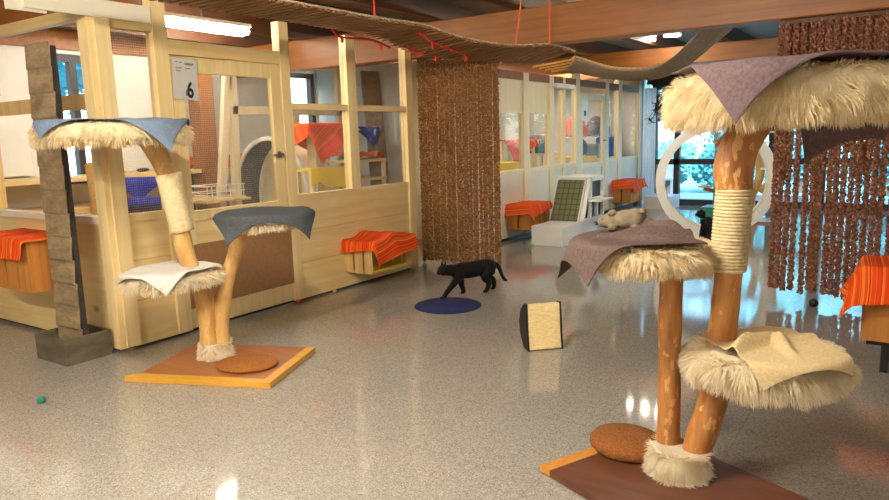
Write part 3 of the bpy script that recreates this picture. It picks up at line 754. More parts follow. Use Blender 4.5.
towel((.05, 4.67, .61), .265, .195, (.86, .74), .08, (-.06, -.02), 'red and orange striped towel on the crate at the right edge', ph=.3, seed=12, fold=.3, ff=5, flare=.3)
st = thing('crate_stand', (.05, 4.68, 0), 'dark low stand carrying the crate at the right edge', 'stand')
MB().box(-.17, .29, 4.53, 4.84, .155, .184).build('stand_top', MT['black'], st)
for x in (-.075, .25):
    for y in (4.55, 4.80): MB().box(x-.02, x+.02, y-.02, y+.02, 0, .155).build('leg', MT['black'], st)

# ================================================================== SHINGLED TOWER
tw = thing('shingled_tower', (-4.62, 2.36, 0), 'tall narrow shingled scratching tower in a dark box at far left', 'scratching post')
MT['shingle'] = plain('weathered_shingle', srgb(158,136,104), srgb(118,98,72), rough=.8, scale=9, stretch=(1,1,2.2), bmp=.5, bscale=30)
MT['shingle_dark'] = plain('dark_tar_board', srgb(62,56,50), srgb(42,38,34), rough=.8, scale=14, bmp=.4)
MT['box_dark'] = plain('weathered_box', srgb(112,102,82), srgb(76,68,54), rough=.75, scale=5, stretch=(1,1,3), bmp=.3, bscale=20)
m = MB().box(-4.83, -4.45, 2.205, 2.22, 0, .175).box(-4.83, -4.45, 2.505, 2.52, 0, .175).box(-4.83, -4.815, 2.22, 2.505, 0, .175).box(-4.465, -4.45, 2.22, 2.505, 0, .175).box(-4.815, -4.465, 2.22, 2.505, 0, .03)
m.build('planter_box', MT['box_dark'], tw, bevel=.003)
MB().box(-4.725, -4.465, 2.335, 2.375, .03, 2.02).build('core_board', MT['shingle_dark'], tw, bevel=.003)
MB().box(-4.815, -4.735, 2.225, 2.50, .03, .14).build('ballast_block', MT['box_dark'], tw)
rn = random.Random(4)
for i in range(13):
    z = .055+i*.152; j = rn.uniform(-.004, .004); xl, xr = -4.745+rn.uniform(-.003,.003), -4.452+rn.uniform(-.004,.004)
    m = MB().prism([(xl, 2.334, z+.165), (xl, 2.322, z+.165), (xl, 2.312+j, z+.012), (xl+.0, 2.322+j, z)], (xr-xl, 0, 0))
    m.build('shingle', MT['shingle'], tw, bevel=.007)

# ================================================================== BEAD CURTAINS
def bead_strands(parent, x0, x1, y, z0f, z1, pitch, mat, seed, rad=.022, step=.0165, size=.0115, drop=0):
    rn = random.Random(seed); m = MB(); x = x0
    octa = [(1,0,0),(-1,0,0),(0,1,0),(0,-1,0),(0,0,1),(0,0,-1)]
    of = [(0,2,4),(2,1,4),(1,3,4),(3,0,4),(2,0,5),(1,2,5),(3,1,5),(0,3,5)]
    while x < x1:
        zb = z0f(x)+rn.uniform(-.025, .02); z = z1; ph = rn.random()*6
        sw = rn.uniform(-.006, .006); yy = y+rn.uniform(-.01, .01)
        while z > zb:
            f = (z1-z)/(z1-zb)
            for k in range(3):
                t = ph+k*2.094+z*90; r = rad*rn.uniform(.35, .68)
                c = V((x+sw*f*2+r*math.cos(t), yy+r*math.sin(t), z+rn.uniform(-.004, .004)))
                s = size*rn.uniform(.8, 1.25); R = Matrix.Rotation(rn.random()*3, 3, (rn.random()+.1, rn.random(), rn.random()))
                m.add([c+R @ V(o)*s for o in octa], of)
            z -= step
        x += pitch*rn.uniform(.86, 1.14)
    o = m.build('bead_strands', MT[mat], parent, keepn=True); o['kind'] = 'stuff'; return o
c1 = thing('bead_curtain', (-3.87, 6.09, 0), 'dense brown bead curtain behind the walking black cat', 'bead curtain')
bead_strands(c1, -4.395, -3.44, 6.10, lambda x: .075, 2.175, .036, 'beads', 3, rad=.021, size=.0128)
MB().box(-4.40, -3.42, 6.085, 6.115, 2.17, 2.199).build('hanging_rail', MT['rafter'], c1)
c2 = thing('bead_curtain', (-.2, 6.09, 0), 'reddish brown bead curtain at right with light shining between strands', 'bead curtain')
bead_strands(c2, -.93, .75, 6.10, lambda x: .10-.035*min(1, max(0, (x+.93)/.5)), 2.175, .054, 'beads_red', 5, rad=.027, size=.0155)
bead_strands(c2, -.86, .75, 6.145, lambda x: 1.25+.35*math.sin(x*23)+.2*math.sin(x*51), 2.175, .055, 'beads_red', 8, rad=.026, size=.0155)
MB().box(-.94, .76, 6.08, 6.16, 2.17, 2.199).build('hanging_rail', MT['rafter'], c2)

# ================================================================== FLOOR ITEMS
m = MB().lathe([(0,0),(.275,0),(.28,.004),(.276,.009),(0,.010)], 64, (0,0,0))
ma = plain('blue_mat', srgb(20,30,92), srgb(14,22,74), rough=.9, scale=50, bmp=.3)
mo = MB(xf((-3.165, 4.70, 0))).lathe([(0,0),(.272,0),(.278,.004),(.274,.009),(0,.010)], 64).build('round_mat', ma, smooth=True, loc=(-3.165, 4.70, 0))
tag(mo, 'round dark blue mat on the floor in front of the walking cat', 'mat')
def small_ball(c, r, mat, label):
    o = MB().ball(c, r, 20, 12).build('toy_ball', mat, smooth=True, loc=c); return tag(o, label, 'ball')
small_ball((-3.935, 1.79, .0215), .0215, plain('green_ball', srgb(24,132,108), srgb(16,112,92), rough=.4), 'small dark green ball alone on the floor at lower left')
small_ball((-4.34, 6.02, .028), .028, plain('mint_ball', srgb(130,190,150), srgb(110,170,132), rough=.4), 'mint green ball at the foot of the middle bead curtain')
small_ball((-.59, 5.98, .035), .035, MT['black'], 'black ball beneath the right bead curtain')
for c, col, lb in (((-4.36, 4.17, .02), srgb(200,40,36), 'tiny red ball at the foot of the near enclosure door post'), ((-4.36, 4.62, .02), srgb(226,176,40), 'tiny yellow ball at the foot of the near enclosure window wall')):
    small_ball(c, .018, plain('ball_col', col, rough=.5), lb)
small_ball((-3.93, 7.76, .025), .025, plain('lime_ball', srgb(170,196,60), rough=.5), 'lime green ball before the white step box')
# scratch drum (D-shaped roll)
dp = V((-2.01, 3.903, .0)); ev = V((math.cos(.78), math.sin(.78), 0)); nb = V((-ev.y, ev.x, 0))
tn_ = thing('scratching_roll', tuple(dp+ev*.12), 'beige sisal scratching roll with black ends standing on the floor', 'scratching roll')
prof = [(0, .0), (.02, .12), (.04, .31), (.085, .305), (.16, .25), (.20, .16), (.17, .07), (.10, .0)]
def dprism(m, sc, a0, a1):
    cx = .085; cz = .155
    return m.prism([dp+ev*a0+nb*(cx+(b-cx)*sc)+V((0,0,max(.001, cz+(z-cz)*sc))) for b, z in prof], ev*(a1-a0))
dprism(MB(), .955, .012, .230).build('sisal_cover', plain('tan_sisal_cloth', srgb(244,222,168), srgb(226,196,134), rough=.85, scale=30, stretch=(1,1,4), bmp=.3, bscale=140), tn_, bevel=.004)['label'] = 'beige woven sisal cover'
for a0, a1 in ((0, .013), (.229, .242)):
    dprism(MB(), 1.0, a0, a1).build('end_panel', MT['black'], tn_, bevel=.003)['label'] = 'black end'

# white step box, step unit with ramp
o = MB().box(-3.99, -3.56, 7.87, 9.0, 0, .245).build('step_box', MT['white_gloss'], bevel=.004, loc=(-3.78, 8.4, 0))
tag(o, 'low white step box on the floor before the ramp', 'box')
for y in (7.93,):
    for x in (-3.94, -3.61): pass
ru = thing('stair_unit', (-3.77, 8.7, .246), 'white cat stair unit with a green checked ramp', 'cat stairs')
X0, X1 = -3.96, -3.50
rmp = MB().prism([(X0, 8.335, .248), (X0, 8.36, .248), (X0, 8.63, .78), (X0, 8.605, .79)], (X1-X0-.06, 0, 0)).build('ramp', MT['white_gloss'], ru)
def carpet_mat():
    m, nt, b, out = newmat('green_check_carpet'); b.inputs['Roughness'].default_value = .95
    br = N(nt, 'ShaderNodeTexBrick'); br.offset = 0; br.inputs['Scale'].default_value = 1; br.inputs['Brick Width'].default_value = .075; br.inputs['Row Height'].default_value = .075
    br.inputs['Mortar Size'].default_value = .007; br.inputs['Color1'].default_value = srgb(112,114,78); br.inputs['Color2'].default_value = srgb(102,106,72); br.inputs['Mortar'].default_value = srgb(74,78,54)
    mp = N(nt, 'ShaderNodeMapping'); tc = N(nt, 'ShaderNodeTexCoord'); mp.inputs['Rotation'].default_value = (math.radians(-62), 0, 0)
    nt.links.new(tc.outputs['Object'], mp.inputs[0]); nt.links.new(mp.outputs[0], br.inputs['Vector']); nt.links.new(br.outputs['Color'], b.inputs['Base Color']); return m
nvec = V((0, -.78, .62))*.006
MB().prism([V((X0+.012, 8.338, .262))+nvec*0.1, V((X1-.075, 8.338, .262))+nvec*0.1, V((X1-.075, 8.60, .772))+nvec*1.2, V((X0+.012, 8.60, .772))+nvec*1.2], V((0,-.79,.61))*.008).build('carpet', carpet_mat(), rmp)['label'] = 'green checked carpet'
m = MB()
m.box(X1-.05, X1, 8.38, 9.1, .246, .285)
m.box(X1-.05, X1, 8.62, 8.66, .246, .80).box(X1-.05, X1, 9.06, 9.1, .246, .80).box(X1-.05, X1, 8.50, 9.1, .50, .54)
m.bar((X1-.025, 8.385, .265), (X1-.025, 8.64, .79), .05, .04, (0,-.7,.7)).box(X1-.05, X1, 8.62, 9.1, .76, .80).box(X1-.05, X1, 8.84, 8.88, .246, .52)
m.build('side_frame', MT['white_gloss'], ru)
MB().box(X0, X1, 8.62, 9.1, .80, .82).build('top_board', MT['white_gloss'], ru)
m = MB().prism([(X1-.056, 8.43, .25), (X1-.056, 9.08, .25), (X1-.056, 9.08, .79), (X1-.056, 8.66, .79)], (-.01, 0, 0)); m.build('shade_panel', MT['black'], ru)['label'] = 'black sheet standing for the shade in the open compartments'  # black sheet paints the shade inside the open compartments
MB().box(X0, X0+.02, 8.62, 9.1, .246, .80).build('side_panel', MT['white_gloss'], ru)
MB().box(X1-.02, X1+.16, 8.52, 9.0, .505, .525).build('shelf', MT['white_gloss'], ru)
# white window bench beside farthest crate
tag(MB().box(-4.02, -3.55, 12.35, 12.95, 0, .23).build('low_bench', MT['white_gloss'], bevel=.005, loc=(-3.8, 12.6, 0)), 'low white box below the farthest crate by the window', 'box')

# ================================================================== CAT WHEEL
wc = V((-2.10, 9.25, .755)); wa = math.atan2(.218, .976)+math.radians(3)
wh = thing('exercise_wheel', (wc.x, wc.y, 0), 'big white cat exercise wheel in front of the far window', 'cat wheel')
WM = Matrix.Translation(wc) @ Matrix.Rotation(wa, 4, 'Z') @ Matrix.Rotation(PI/2, 4, 'X')
for z in (-.15, .13):
    MB(WM).lathe([(.605,z),(.715,z),(.715,z+.02),(.605,z+.02)], 72, closed=True).build('ring', MT['white_gloss'], wh, bevel=.003)
MB(WM).lathe([(.63,-.13),(.645,-.13),(.645,.13),(.63,.13)], 72, closed=True).build('running_track', plain('beige_carpet', srgb(206,192,160), srgb(190,174,142), rough=.9, scale=60), wh)['label'] = 'beige running surface'
WB = Matrix.Translation((wc.x, wc.y, 0)) @ Matrix.Rotation(wa, 4, 'Z')
m = MB(WB)
m.box(-.36, .36, -.20, -.165, .01, .12).box(-.36, .36, .165, .20, .01, .12).box(-.36, -.30, -.165, .165, .01, .05).box(.30, .36, -.165, .165, .01, .05)
ffr = m.build('foot_frame', MT['white_gloss'], wh, bevel=.004)
for x in (-.30, .30):
    for y in (-.182, .182):
        MB(WB @ Matrix.Translation((x, y, .115)) @ Matrix.Rotation(PI/2, 4, 'X')).lathe([(0,-.02),(.035,-.02),(.035,.02),(0,.02)], 16).build('roller', MT['black'], ffr)
# small white ledge beside the wheel
# ================================================================== THINGS BY THE FAR WINDOW
cp = thing('climbing_pole', (-2.78, 12.25, 0), 'thin grey climbing pole with wooden arms by the far window', 'cat pole')
MB().lathe([(0,0),(.22,0),(.22,.03),(0,.03)], 24, (-2.78,12.25,0)).build('base_plate', MT['metal'], cp)
MB().tube([(-2.78,12.25,.03), (-2.78,12.25,1.62)], .022, 10).build('pole', MT['metal'], cp)
m = MB().tube([(-2.95,12.2,.40),(-2.56,12.3,.30)], .03, 8, wob=.2).build('arm', MT['trunk'], cp)
m = MB().box(-3.02,-2.82,12.1,12.3,.42,.45).build('step_shelf', MT['crate'], cp)
for p in ([(-2.78,12.25,1.2),(-2.5,12.2,1.02),(-2.3,12.2,1.1)], [(-2.78,12.25,1.35),(-3.05,12.2,1.46),(-3.25,12.2,1.42)], [(-2.78,12.25,1.1),(-2.62,12.2,1.3),(-2.45,12.2,1.5)]):
    MB().tube(spline(p, 4), .03, 8, wob=.3).build('branch', MT['trunk'], cp)
dw = thing('driftwood_tree', (-1.85, 11.2, 0), 'driftwood cat tree with small shelves right of the climbing pole', 'cat tree')
MB().box(-2.25, -1.45, 10.95, 11.5, 0, .03).build('base_board', MT['veneer_l'], dw)
for p, r in (([(-1.95,11.2,.03),(-2.02,11.2,.35),(-1.9,11.2,.7),(-1.98,11.2,1.15)], .06), ([(-1.9,11.2,.45),(-1.7,11.2,.75),(-1.62,11.15,1.3)], .045), ([(-2.0,11.2,.5),(-2.2,11.25,.7),(-2.25,11.2,1.0)], .035)):
    MB().tube(spline(p, 5), r, 10, wob=.3, ws=5).build('branch', MT['trunk_pale'], dw, smooth=True)
for x, z in ((-1.98,1.16), (-1.62,1.31), (-2.25,1.01), (-1.72,.78)):
    MB().box(x-.16, x+.16, 11.05, 11.35, z, z+.025).build('shelf', MT['white_board'], dw)
tag(MB().box(-2.5, -2.15, 10.2, 10.6, 0, .30).build('storage_box', plain('green_plastic', srgb(22,140,112), srgb(16,120,96), rough=.4), bevel=.01, loc=(-2.3,10.4,0)), 'green plastic box behind the sitting black cat', 'box')
# hanging plant at the window
pl = thing('hanging_plant', (-3.72, 12.7, 2.2), 'dark trailing plant hanging at the top of the far window', 'plant')
m = MB(); rn = random.Random(3); lf = MB()
for k in range(7):
    p = [V((-3.72, 12.7, 2.2))]
    for i in range(7): p.append(p[-1]+V((rn.uniform(-.10,.06), rn.uniform(-.05,.05), -rn.uniform(.04,.12))))
    m.tube(p, .006, 5)
    for q in p[1:]:
        for j in range(3):
            d = V((rn.uniform(-1,1), rn.uniform(-1,1), rn.uniform(-1,.3))).normalized(); s = d.cross(V((0,0,1))).normalized()*.035
            lf.add([q, q+d*.05+s, q+d*.12, q+d*.05-s], [(0,1,2,3)])
m.build('stem', plain('stem', srgb(70,60,40)), pl); lf.build('leaves', plain('dark_leaf', srgb(40,66,44), srgb(26,46,32), rough=.5), pl, keepn=True)
MB().tube([(-3.72,12.7,2.2),(-3.72,12.7,2.70)], .006, 6).build('cord', MT['black'], pl)
# ================================================================== SLAT BRIDGE UNDER THE CEILING
br = thing('slat_bridge', (-3.3, 4.0, 2.2), 'hanging wooden slat bridge with orange ropes under the ceiling at left', 'cat bridge')
right = spline([(-3.36,2.3,2.25),(-3.36,3.2,2.25),(-3.34,4.15,2.25),(-3.31,4.65,2.255),(-3.25,4.95,2.21),(-3.17,5.2,2.175),(-3.06,5.5,2.155),(-2.95,5.68,2.155),(-2.77,5.86,2.16),(-2.70,6.2,2.12)], 6)
left = spline([(-3.82,2.3,2.25),(-3.82,3.2,2.25),(-3.82,4.15,2.25),(-3.86,4.7,2.245),(-3.90,5.1,2.20),(-3.86,5.45,2.15),(-3.72,5.8,2.115),(-3.52,5.98,2.10),(-3.30,6.15,2.09),(-3.10,6.45,2.07)], 6)
def resample(a, b, step):
    ra, rb = [a[0]], [b[0]]; acc = 0
    for i in range(1, len(a)):
        n = 12
        for j in range(1, n+1):
            p = a[i-1].lerp(a[i], j/n); q = b[i-1].lerp(b[i], j/n); acc += (a[i]-a[i-1]).length/n
            if acc >= step: ra.append(p); rb.append(q); acc = 0
    return ra, rb
rope_r, rope_lft = right, left
right, left = resample(right, left, .062)
m = MB()
for i in range(0, len(right)-1):
    a, b = right[i], left[i]; dR = (right[i+1]-right[i]); dL = left[i+1]-left[i]
    w = .034 if a.y < 4.5 else .052
    tgt = m
    ex = (a-b).normalized()*.025
    tgt.bar(a+ex, b-ex, w, .016)
MT['slat'] = wood('bridge_slats', srgb(158,116,74), srgb(122,84,50), 'x', rough=.6)
m.build('slat_deck', MT['slat'], br)
rope_l = plain('jute_rope', srgb(214,196,164), srgb(150,126,96), rough=.9, scale=60)
MB().tube([p+V((.02,0,.014)) for p in rope_r], .009, 6).build('edge_rope', rope_l, br); MB().tube([p+V((-.02,0,.014)) for p in rope_lft], .009, 6).build('edge_rope', rope_l, br)
for q, top in (((-3.36,3.25,2.255), (-3.36,3.25,2.54)), ((-3.345,4.12,2.255), (-3.34,4.12,2.66)), ((-2.99,5.62,2.16), (-2.90,5.62,2.70)), ((-2.77,5.85,2.165), (-2.77,5.85,2.70)), ((-3.82,3.25,2.255), (-3.82,3.25,2.66))):
    i_ = MT['redrope'] if q[1] < 5 else MT['orangerope']
    MB().tube([q, top], .008, 6).build('hanging_rope', i_, br)['label'] = 'orange-red hanging rope'
for p in ([(-3.82,4.18,2.235),(-3.83,4.30,2.19),(-3.80,4.62,2.20),(-3.82,4.9,2.16)], [(-3.42,4.75,2.235),(-3.40,5.0,2.16),(-3.38,5.35,2.11),(-3.42,5.5,2.10)], [(-3.75,5.0,2.18),(-3.70,5.1,2.12),(-3.66,5.2,2.14)]):
    stp = MB().tube(spline(p, 6), .009, 6).build('strap', MT['redrope'], br); stp['label'] = 'red strap'
for p in ((-3.83,4.30,2.175), (-3.80,4.75,2.15), (-3.62,5.3,2.08), (-3.40,5.45,2.075), (-3.43,4.98,2.15)):
    MB().ball(p, (.014,.014,.03), 8, 6).build('strap_buckle', MT['redrope'], stp)['label'] = 'red strap end'
# ------------------------------------------------------------------ cloth hammock crossing behind the main beam
hm = thing('cloth_hammock', (-2.2, 6.6, 2.0), 'sagging grey-brown cloth walkway behind the main ceiling beam', 'hammock')
near = spline([(-2.74,6.36,2.10),(-2.50,6.36,2.008),(-2.30,6.36,1.957),(-2.03,6.36,1.947),(-1.87,6.36,2.005),(-1.744,6.36,2.105),(-1.62,6.36,2.222),(-1.52,6.36,2.34)], 6)
far = spline([(-3.15,6.9,2.05),(-2.72,6.9,1.945),(-2.5,6.9,1.905),(-2.3,6.9,1.888),(-2.077,6.9,1.90),(-1.90,6.9,1.965),(-1.72,6.9,2.075),(-1.40,6.9,2.33)], 6)
k = len(near)
m = MB(); m.grid(lambda u, v: near[round(u*(k-1))].lerp(far[round(u*(k-1))], v)+V((0,0,-.03*math.sin(v*PI)+.006*math.sin(v*40))), k-1, 14)
MT['hammock'] = plain('hammock_cloth', srgb(168,150,126), srgb(144,126,104), rough=.9, scale=30, bmp=.3, bscale=120)
m.build('cloth', MT['hammock'], hm, smooth=True, solid=.006)
MB().tube([p+V((0,-.004,.008)) for p in near[:22]], .009, 6).build('edge_rope', rope_l, hm)
m = MB()
for i in range(0, 22): m.bar(near[i]+V((0,-.02,.012)), near[i].lerp(far[i], .5)+V((0,0,.012)), .014, .012)
m.build('slat_deck', MT['lip'], hm)
m = MB()
for i, y in enumerate((6.42, 6.52, 6.62, 6.72)): m.bar((-3.20+.02*i, y-.05, 2.045-.01*i), (-2.78+.02*i, y, 2.09-.012*i), .016, .016)
m.build('cross_slats', MT['lip'], hm)
for p in (near[-1], far[-1]):
    MB().tube([p, p+V((.12,0,.36))], .008, 6).build('hanging_rope', MT['orangerope'], hm)
# ================================================================== ANIMALS
def fuse(mb, name, mat, parent=None, voxel=.006, smooth=6, loc=None):
    me = bpy.data.meshes.new('tmp'); me.from_pydata([tuple(p) for p in mb.v], [], mb.f)
    bm = bmesh.new(); bm.from_mesh(me); bmesh.ops.recalc_face_normals(bm, faces=bm.faces); bm.to_mesh(me); bm.free()
    ob = bpy.data.objects.new('tmp', me); COL.objects.link(ob)
    r = ob.modifiers.new('r', 'REMESH'); r.mode = 'VOXEL'; r.voxel_size = voxel
    s = ob.modifiers.new('s', 'SMOOTH'); s.iterations = smooth; s.factor = .5
    dg = bpy.context.evaluated_depsgraph_get(); dg.update()
    nm = bpy.data.meshes.new_from_object(ob.evaluated_get(dg)); bpy.data.objects.remove(ob)
    o0 = V(ORG[parent]) if parent else V(loc)
    nm.transform(Matrix.Translation(-o0)); nm.materials.clear(); nm.materials.append(mat); nm.name = name
    nm.polygons.foreach_set('use_smooth', [True]*len(nm.polygons))
    o = bpy.data.objects.new(name, nm); COL.objects.link(o)
    if parent: o.parent = parent
    else: o.location = o0
    ORG[o] = tuple(o0); return o
def frame(mid, fwd):
    F = V(fwd).normalized(); L = V((0,0,1)).cross(F)
    return Matrix(((F.x,L.x,0,mid[0]),(F.y,L.y,0,mid[1]),(0,0,1,mid[2]),(0,0,0,1)))
def body(m, pts, rad, n=16, seg=4, flat=1): m.tube(spline(pts, seg), lerps(rad, seg), n, flat=flat)
# walking cat: local x forward, y left, z up
ct = thing('cat', (-3.22, 5.18, 0), 'black cat walking past the middle bead curtain', 'cat')
m = MB(frame((-3.22, 5.18, 0), (-.47, -.88, 0)))
# torso from rump to chest
body(m, [(-.235,0,.235),(-.18,0,.232),(-.08,0,.226),(.02,0,.218),(.10,0,.222),(.17,0,.220),(.205,0,.215)], [.040,.068,.073,.074,.071,.060,.036], 20)
m.ball((-.175,0,.222), (.075,.062,.075)); m.ball((.135,0,.208), (.07,.055,.072))
# neck and head carried low and level
body(m, [(.15,0,.225),(.21,0,.238),(.265,0,.242)], [.058,.050,.046], 16)
m.ball((.285,0,.246), (.054,.050,.047)); m.ball((.325,0,.232), (.026,.026,.021)); m.ball((.338,0,.235), (.010,.012,.009))
for s in (-1, 1):
    m.add([(.308,s*.010,.274),(.258,s*.014,.274),(.282,s*.052,.258),(.280,s*.038,.338)], [(0,1,2),(0,3,1),(1,3,2),(2,3,0)])
    m.ball((.312,s*.016,.226), (.016,.016,.014))
# legs
body(m, [(.145,.035,.20),(.195,.038,.135),(.245,.036,.085),(.305,.034,.022)], [.048,.032,.025,.019], 12)      # left fore, reaching forward
m.ball((.322,.034,.013), (.026,.017,.013))
body(m, [(.125,-.035,.20),(.095,-.038,.13),(.085,-.036,.075),(.065,-.034,.02)], [.048,.032,.024,.019], 12)    # right fore
m.ball((.078,-.034,.013), (.026,.017,.013))
body(m, [(-.165,.038,.215),(-.115,.042,.150),(-.155,.040,.085),(-.125,.038,.02)], [.064,.048,.026,.019], 12)   # left hind
m.ball((-.112,.038,.013), (.026,.017,.013))
body(m, [(-.185,-.038,.215),(-.165,-.042,.140),(-.245,-.040,.095),(-.255,-.038,.02)], [.062,.046,.025,.018], 12) # right hind, trailing
m.ball((-.240,-.038,.013), (.026,.017,.013))
# tail hanging behind
body(m, [(-.225,0,.250),(-.265,0,.232),(-.295,.0,.185),(-.315,0,.135),(-.345,0,.088),(-.37,0,.075)], [.024,.021,.019,.018,.017,.013], 10)
cb = fuse(m, 'cat_body', MT['cat'], ct, .0065, 4)
eye = plain('cat_eye', srgb(150,150,60), rough=.2)
for s in (-1, 1): MB(frame((-3.22, 5.18, 0), (-.47, -.88, 0))).ball((.321, s*.026, .250), (.005,.005,.006), 8, 6).build('eye', eye, cb, smooth=True)
# sitting cat near the wheel
c2_ = thing('cat', (-2.05, 8.76, 0), 'black cat sitting by the white exercise wheel', 'cat')
m = MB(frame((-2.05, 8.76, 0), (-1, -.25, 0)))
body(m, [(-.10,0,.09),(-.07,0,.16),(.0,0,.25),(.05,0,.32)], [.10,.11,.085,.055], 18)
m.ball((-.07,0,.10), (.13,.10,.10)); m.ball((.085,0,.375), (.058,.052,.05)); m.ball((.130,0,.362), (.028,.028,.022))
for s in (-1, 1):
    m.add([(.10,s*.014,.410),(.062,s*.018,.412),(.08,s*.052,.398),(.076,s*.040,.468)], [(0,1,2),(0,3,1),(1,3,2),(2,3,0)])
    body(m, [(.05,s*.04,.22),(.075,s*.04,.12),(.08,s*.04,.015)], [.038,.026,.02], 10); m.ball((.095,s*.04,.014), (.032,.02,.014))
    body(m, [(-.06,s*.085,.10),(.03,s*.09,.06),(.02,s*.09,.02)], [.055,.04,.02], 10)
body(m, [(-.18,0,.03),(-.25,.05,.02),(-.27,.14,.018),(-.2,.2,.017)], [.022,.02,.018,.012], 8)
cb = fuse(m, 'cat_body', MT['cat'], c2_, .009, 4)
for s in (-1, 1): MB(frame((-2.05, 8.76, 0), (-1, -.25, 0))).ball((.128, s*.028, .385), (.007,.007,.008), 8, 6).build('eye', eye, cb, smooth=True)
# dark cat in the far enclosure, on the yellow bench
c3 = thing('cat', (-4.86, 11.42, .99), 'dark grey cat sitting on the yellow bench inside the far enclosure', 'cat')
m = MB(frame((-4.86, 11.42, .99), (-.2, -1, 0)))
body(m, [(-.10,0,.09),(-.07,0,.16),(.0,0,.25),(.04,0,.31)], [.09,.11,.085,.055], 16)
m.ball((.06,0,.355), (.055,.052,.048)); m.ball((.10,0,.342), (.026,.026,.02)); m.ball((-.05,0,.09), (.13,.11,.09))
for s in (-1, 1):
    m.add([(.075,s*.014,.39),(.038,s*.018,.392),(.055,s*.052,.38),(.05,s*.040,.445)], [(0,1,2),(0,3,1),(1,3,2),(2,3,0)])
    body(m, [(.05,s*.04,.22),(.07,s*.04,.12),(.075,s*.04,.02)], [.038,.026,.02], 10)
fuse(m, 'cat_body', plain('grey_cat_fur', srgb(62,60,60), srgb(46,44,46), rough=.8, scale=40), c3, .009, 4)

# ================================================================== PLUSH TOY
PLZ = .998
pg = thing('plush_toy', (-.985, 2.765, PLZ), 'grey plush animal with a dark nose lying on the taupe towel', 'plush toy')
m = MB(frame((-.985, 2.765, PLZ), (-.971, -.239, 0)))
m.ball((-.02,0,.042), (.068,.05,.042)); m.ball((-.055,0,.048), (.042,.046,.042)); m.ball((.045,0,.038), (.042,.040,.034))
body(m, [(.05,0,.036),(.08,0,.030),(.098,0,.024)], [.032,.024,.013], 14)
for s in (-1, 1):
    m.ball((.035,s*.046,.012), (.022,.016,.012)); m.ball((-.06,s*.046,.012), (.022,.016,.012))
fuse(m, 'plush_body', MT['grey_plush'], pg, .005, 5)
FM = frame((-.985, 2.765, PLZ), (-.971, -.239, 0))
for s in (-1, 1): MB(FM @ Matrix.Translation((.042, s*.026, .070)) @ Matrix.Rotation(s*.5, 4, 'X')).ball((0,0,0), (.016,.012,.012), 14, 8).build('ear', MT['grey_plush'], pg, smooth=True)
MB(FM @ Matrix.Translation((-.078, .012, .078))).ball((0,0,0), (.018,.022,.014), 14, 8).build('tail_tuft', MT['grey_plush'], pg, smooth=True)
MB(FM).ball((.107,0,.025), (.009,.010,.008), 12, 8).build('nose', plain('plush_nose', srgb(52,44,44), rough=.6), pg, smooth=True)['label'] = 'dark nose'
for s in (-1, 1): MB(FM).ball((.080, s*.020, .044), (.004,.004,.004), 8, 6).build('eye', MT['black'], pg, smooth=True)
tag(MB().tube([(-.885,2.80,.992),(-.76,2.90,.965)], .004, 8).build('toy_stick', MT['lip_r'], loc=(-.82,2.85,.97)), 'thin wooden stick behind the plush toy on the middle platform', 'stick')
# ================================================================== INSIDE THE NEAR ENCLOSURE
tag(MB().box(-7.46, -6.86, 2.75, 5.35, 1.055, 1.10).build('wall_shelf', MT['pine'], loc=(-7.2, 4, 1.05), bevel=.004), 'long wooden shelf along the back wall of the near enclosure', 'shelf')
tag(MB().box(-7.46, -6.80, 2.75, 5.35, .74, .80).build('wall_shelf', MT['pine'], loc=(-7.2, 4, .74), bevel=.004), 'lower wooden shelf along the back wall of the near enclosure', 'shelf')
wp = thing('white_wall_panel', (-7.44, 3.4, 1.12), 'white panel with a vertical joint on the wall behind the shingled tower', 'panel')
MB().box(-7.47, -7.44, 2.76, 3.24, 1.12, 1.84).build('panel_sheet', MT['white_gloss'], wp); MB().box(-7.47, -7.44, 3.25, 3.58, 1.12, 1.84).build('panel_sheet', MT['white_gloss'], wp)
# salmon cloth over a board at the far left
o = MB(); o.grid(lambda u, v: (-6.20+.36*u, 2.645+.02*math.sin(u*9+v*3), 2.08-.36*v*(1-.5*abs(u-.5))+.02*math.sin(u*12)), 20, 14)
tag(o.build('cloth', MT['salmon_cloth'], smooth=True, solid=.01, loc=(-6.2,2.74,1.7)), 'salmon cloth hanging from the rail at the far left', 'cloth')
# trunk leaning inside
lg = trunk('leaning_branch', MT['trunk_pale'], None, [(-4.78,2.76,.02),(-4.9,2.8,.4),(-5.05,2.86,.8),(-5.22,2.95,1.0),(-5.36,3.02,1.25)], [.05,.048,.045,.042,.04])
tag(lg, 'pale bare branch leaning inside the near enclosure behind the tower', 'branch')
# blue cushion on the ledge
cu = MB(); cu.ball((-5.2,3.32,.92), (.24,.3,.06), 20, 10)
tag(cu.build('cushion', MT['blue_cloth'], smooth=True, loc=(-5.2,3.3,.88)), 'blue cushion low behind the corner window', 'cushion')
tag(MB().box(-5.5,-4.95,3.0,3.62,.80,.866).build('low_table', MT['crate'], loc=(-5.2,3.3,.8)), 'low wooden board under the blue cushion in the near enclosure', 'board')
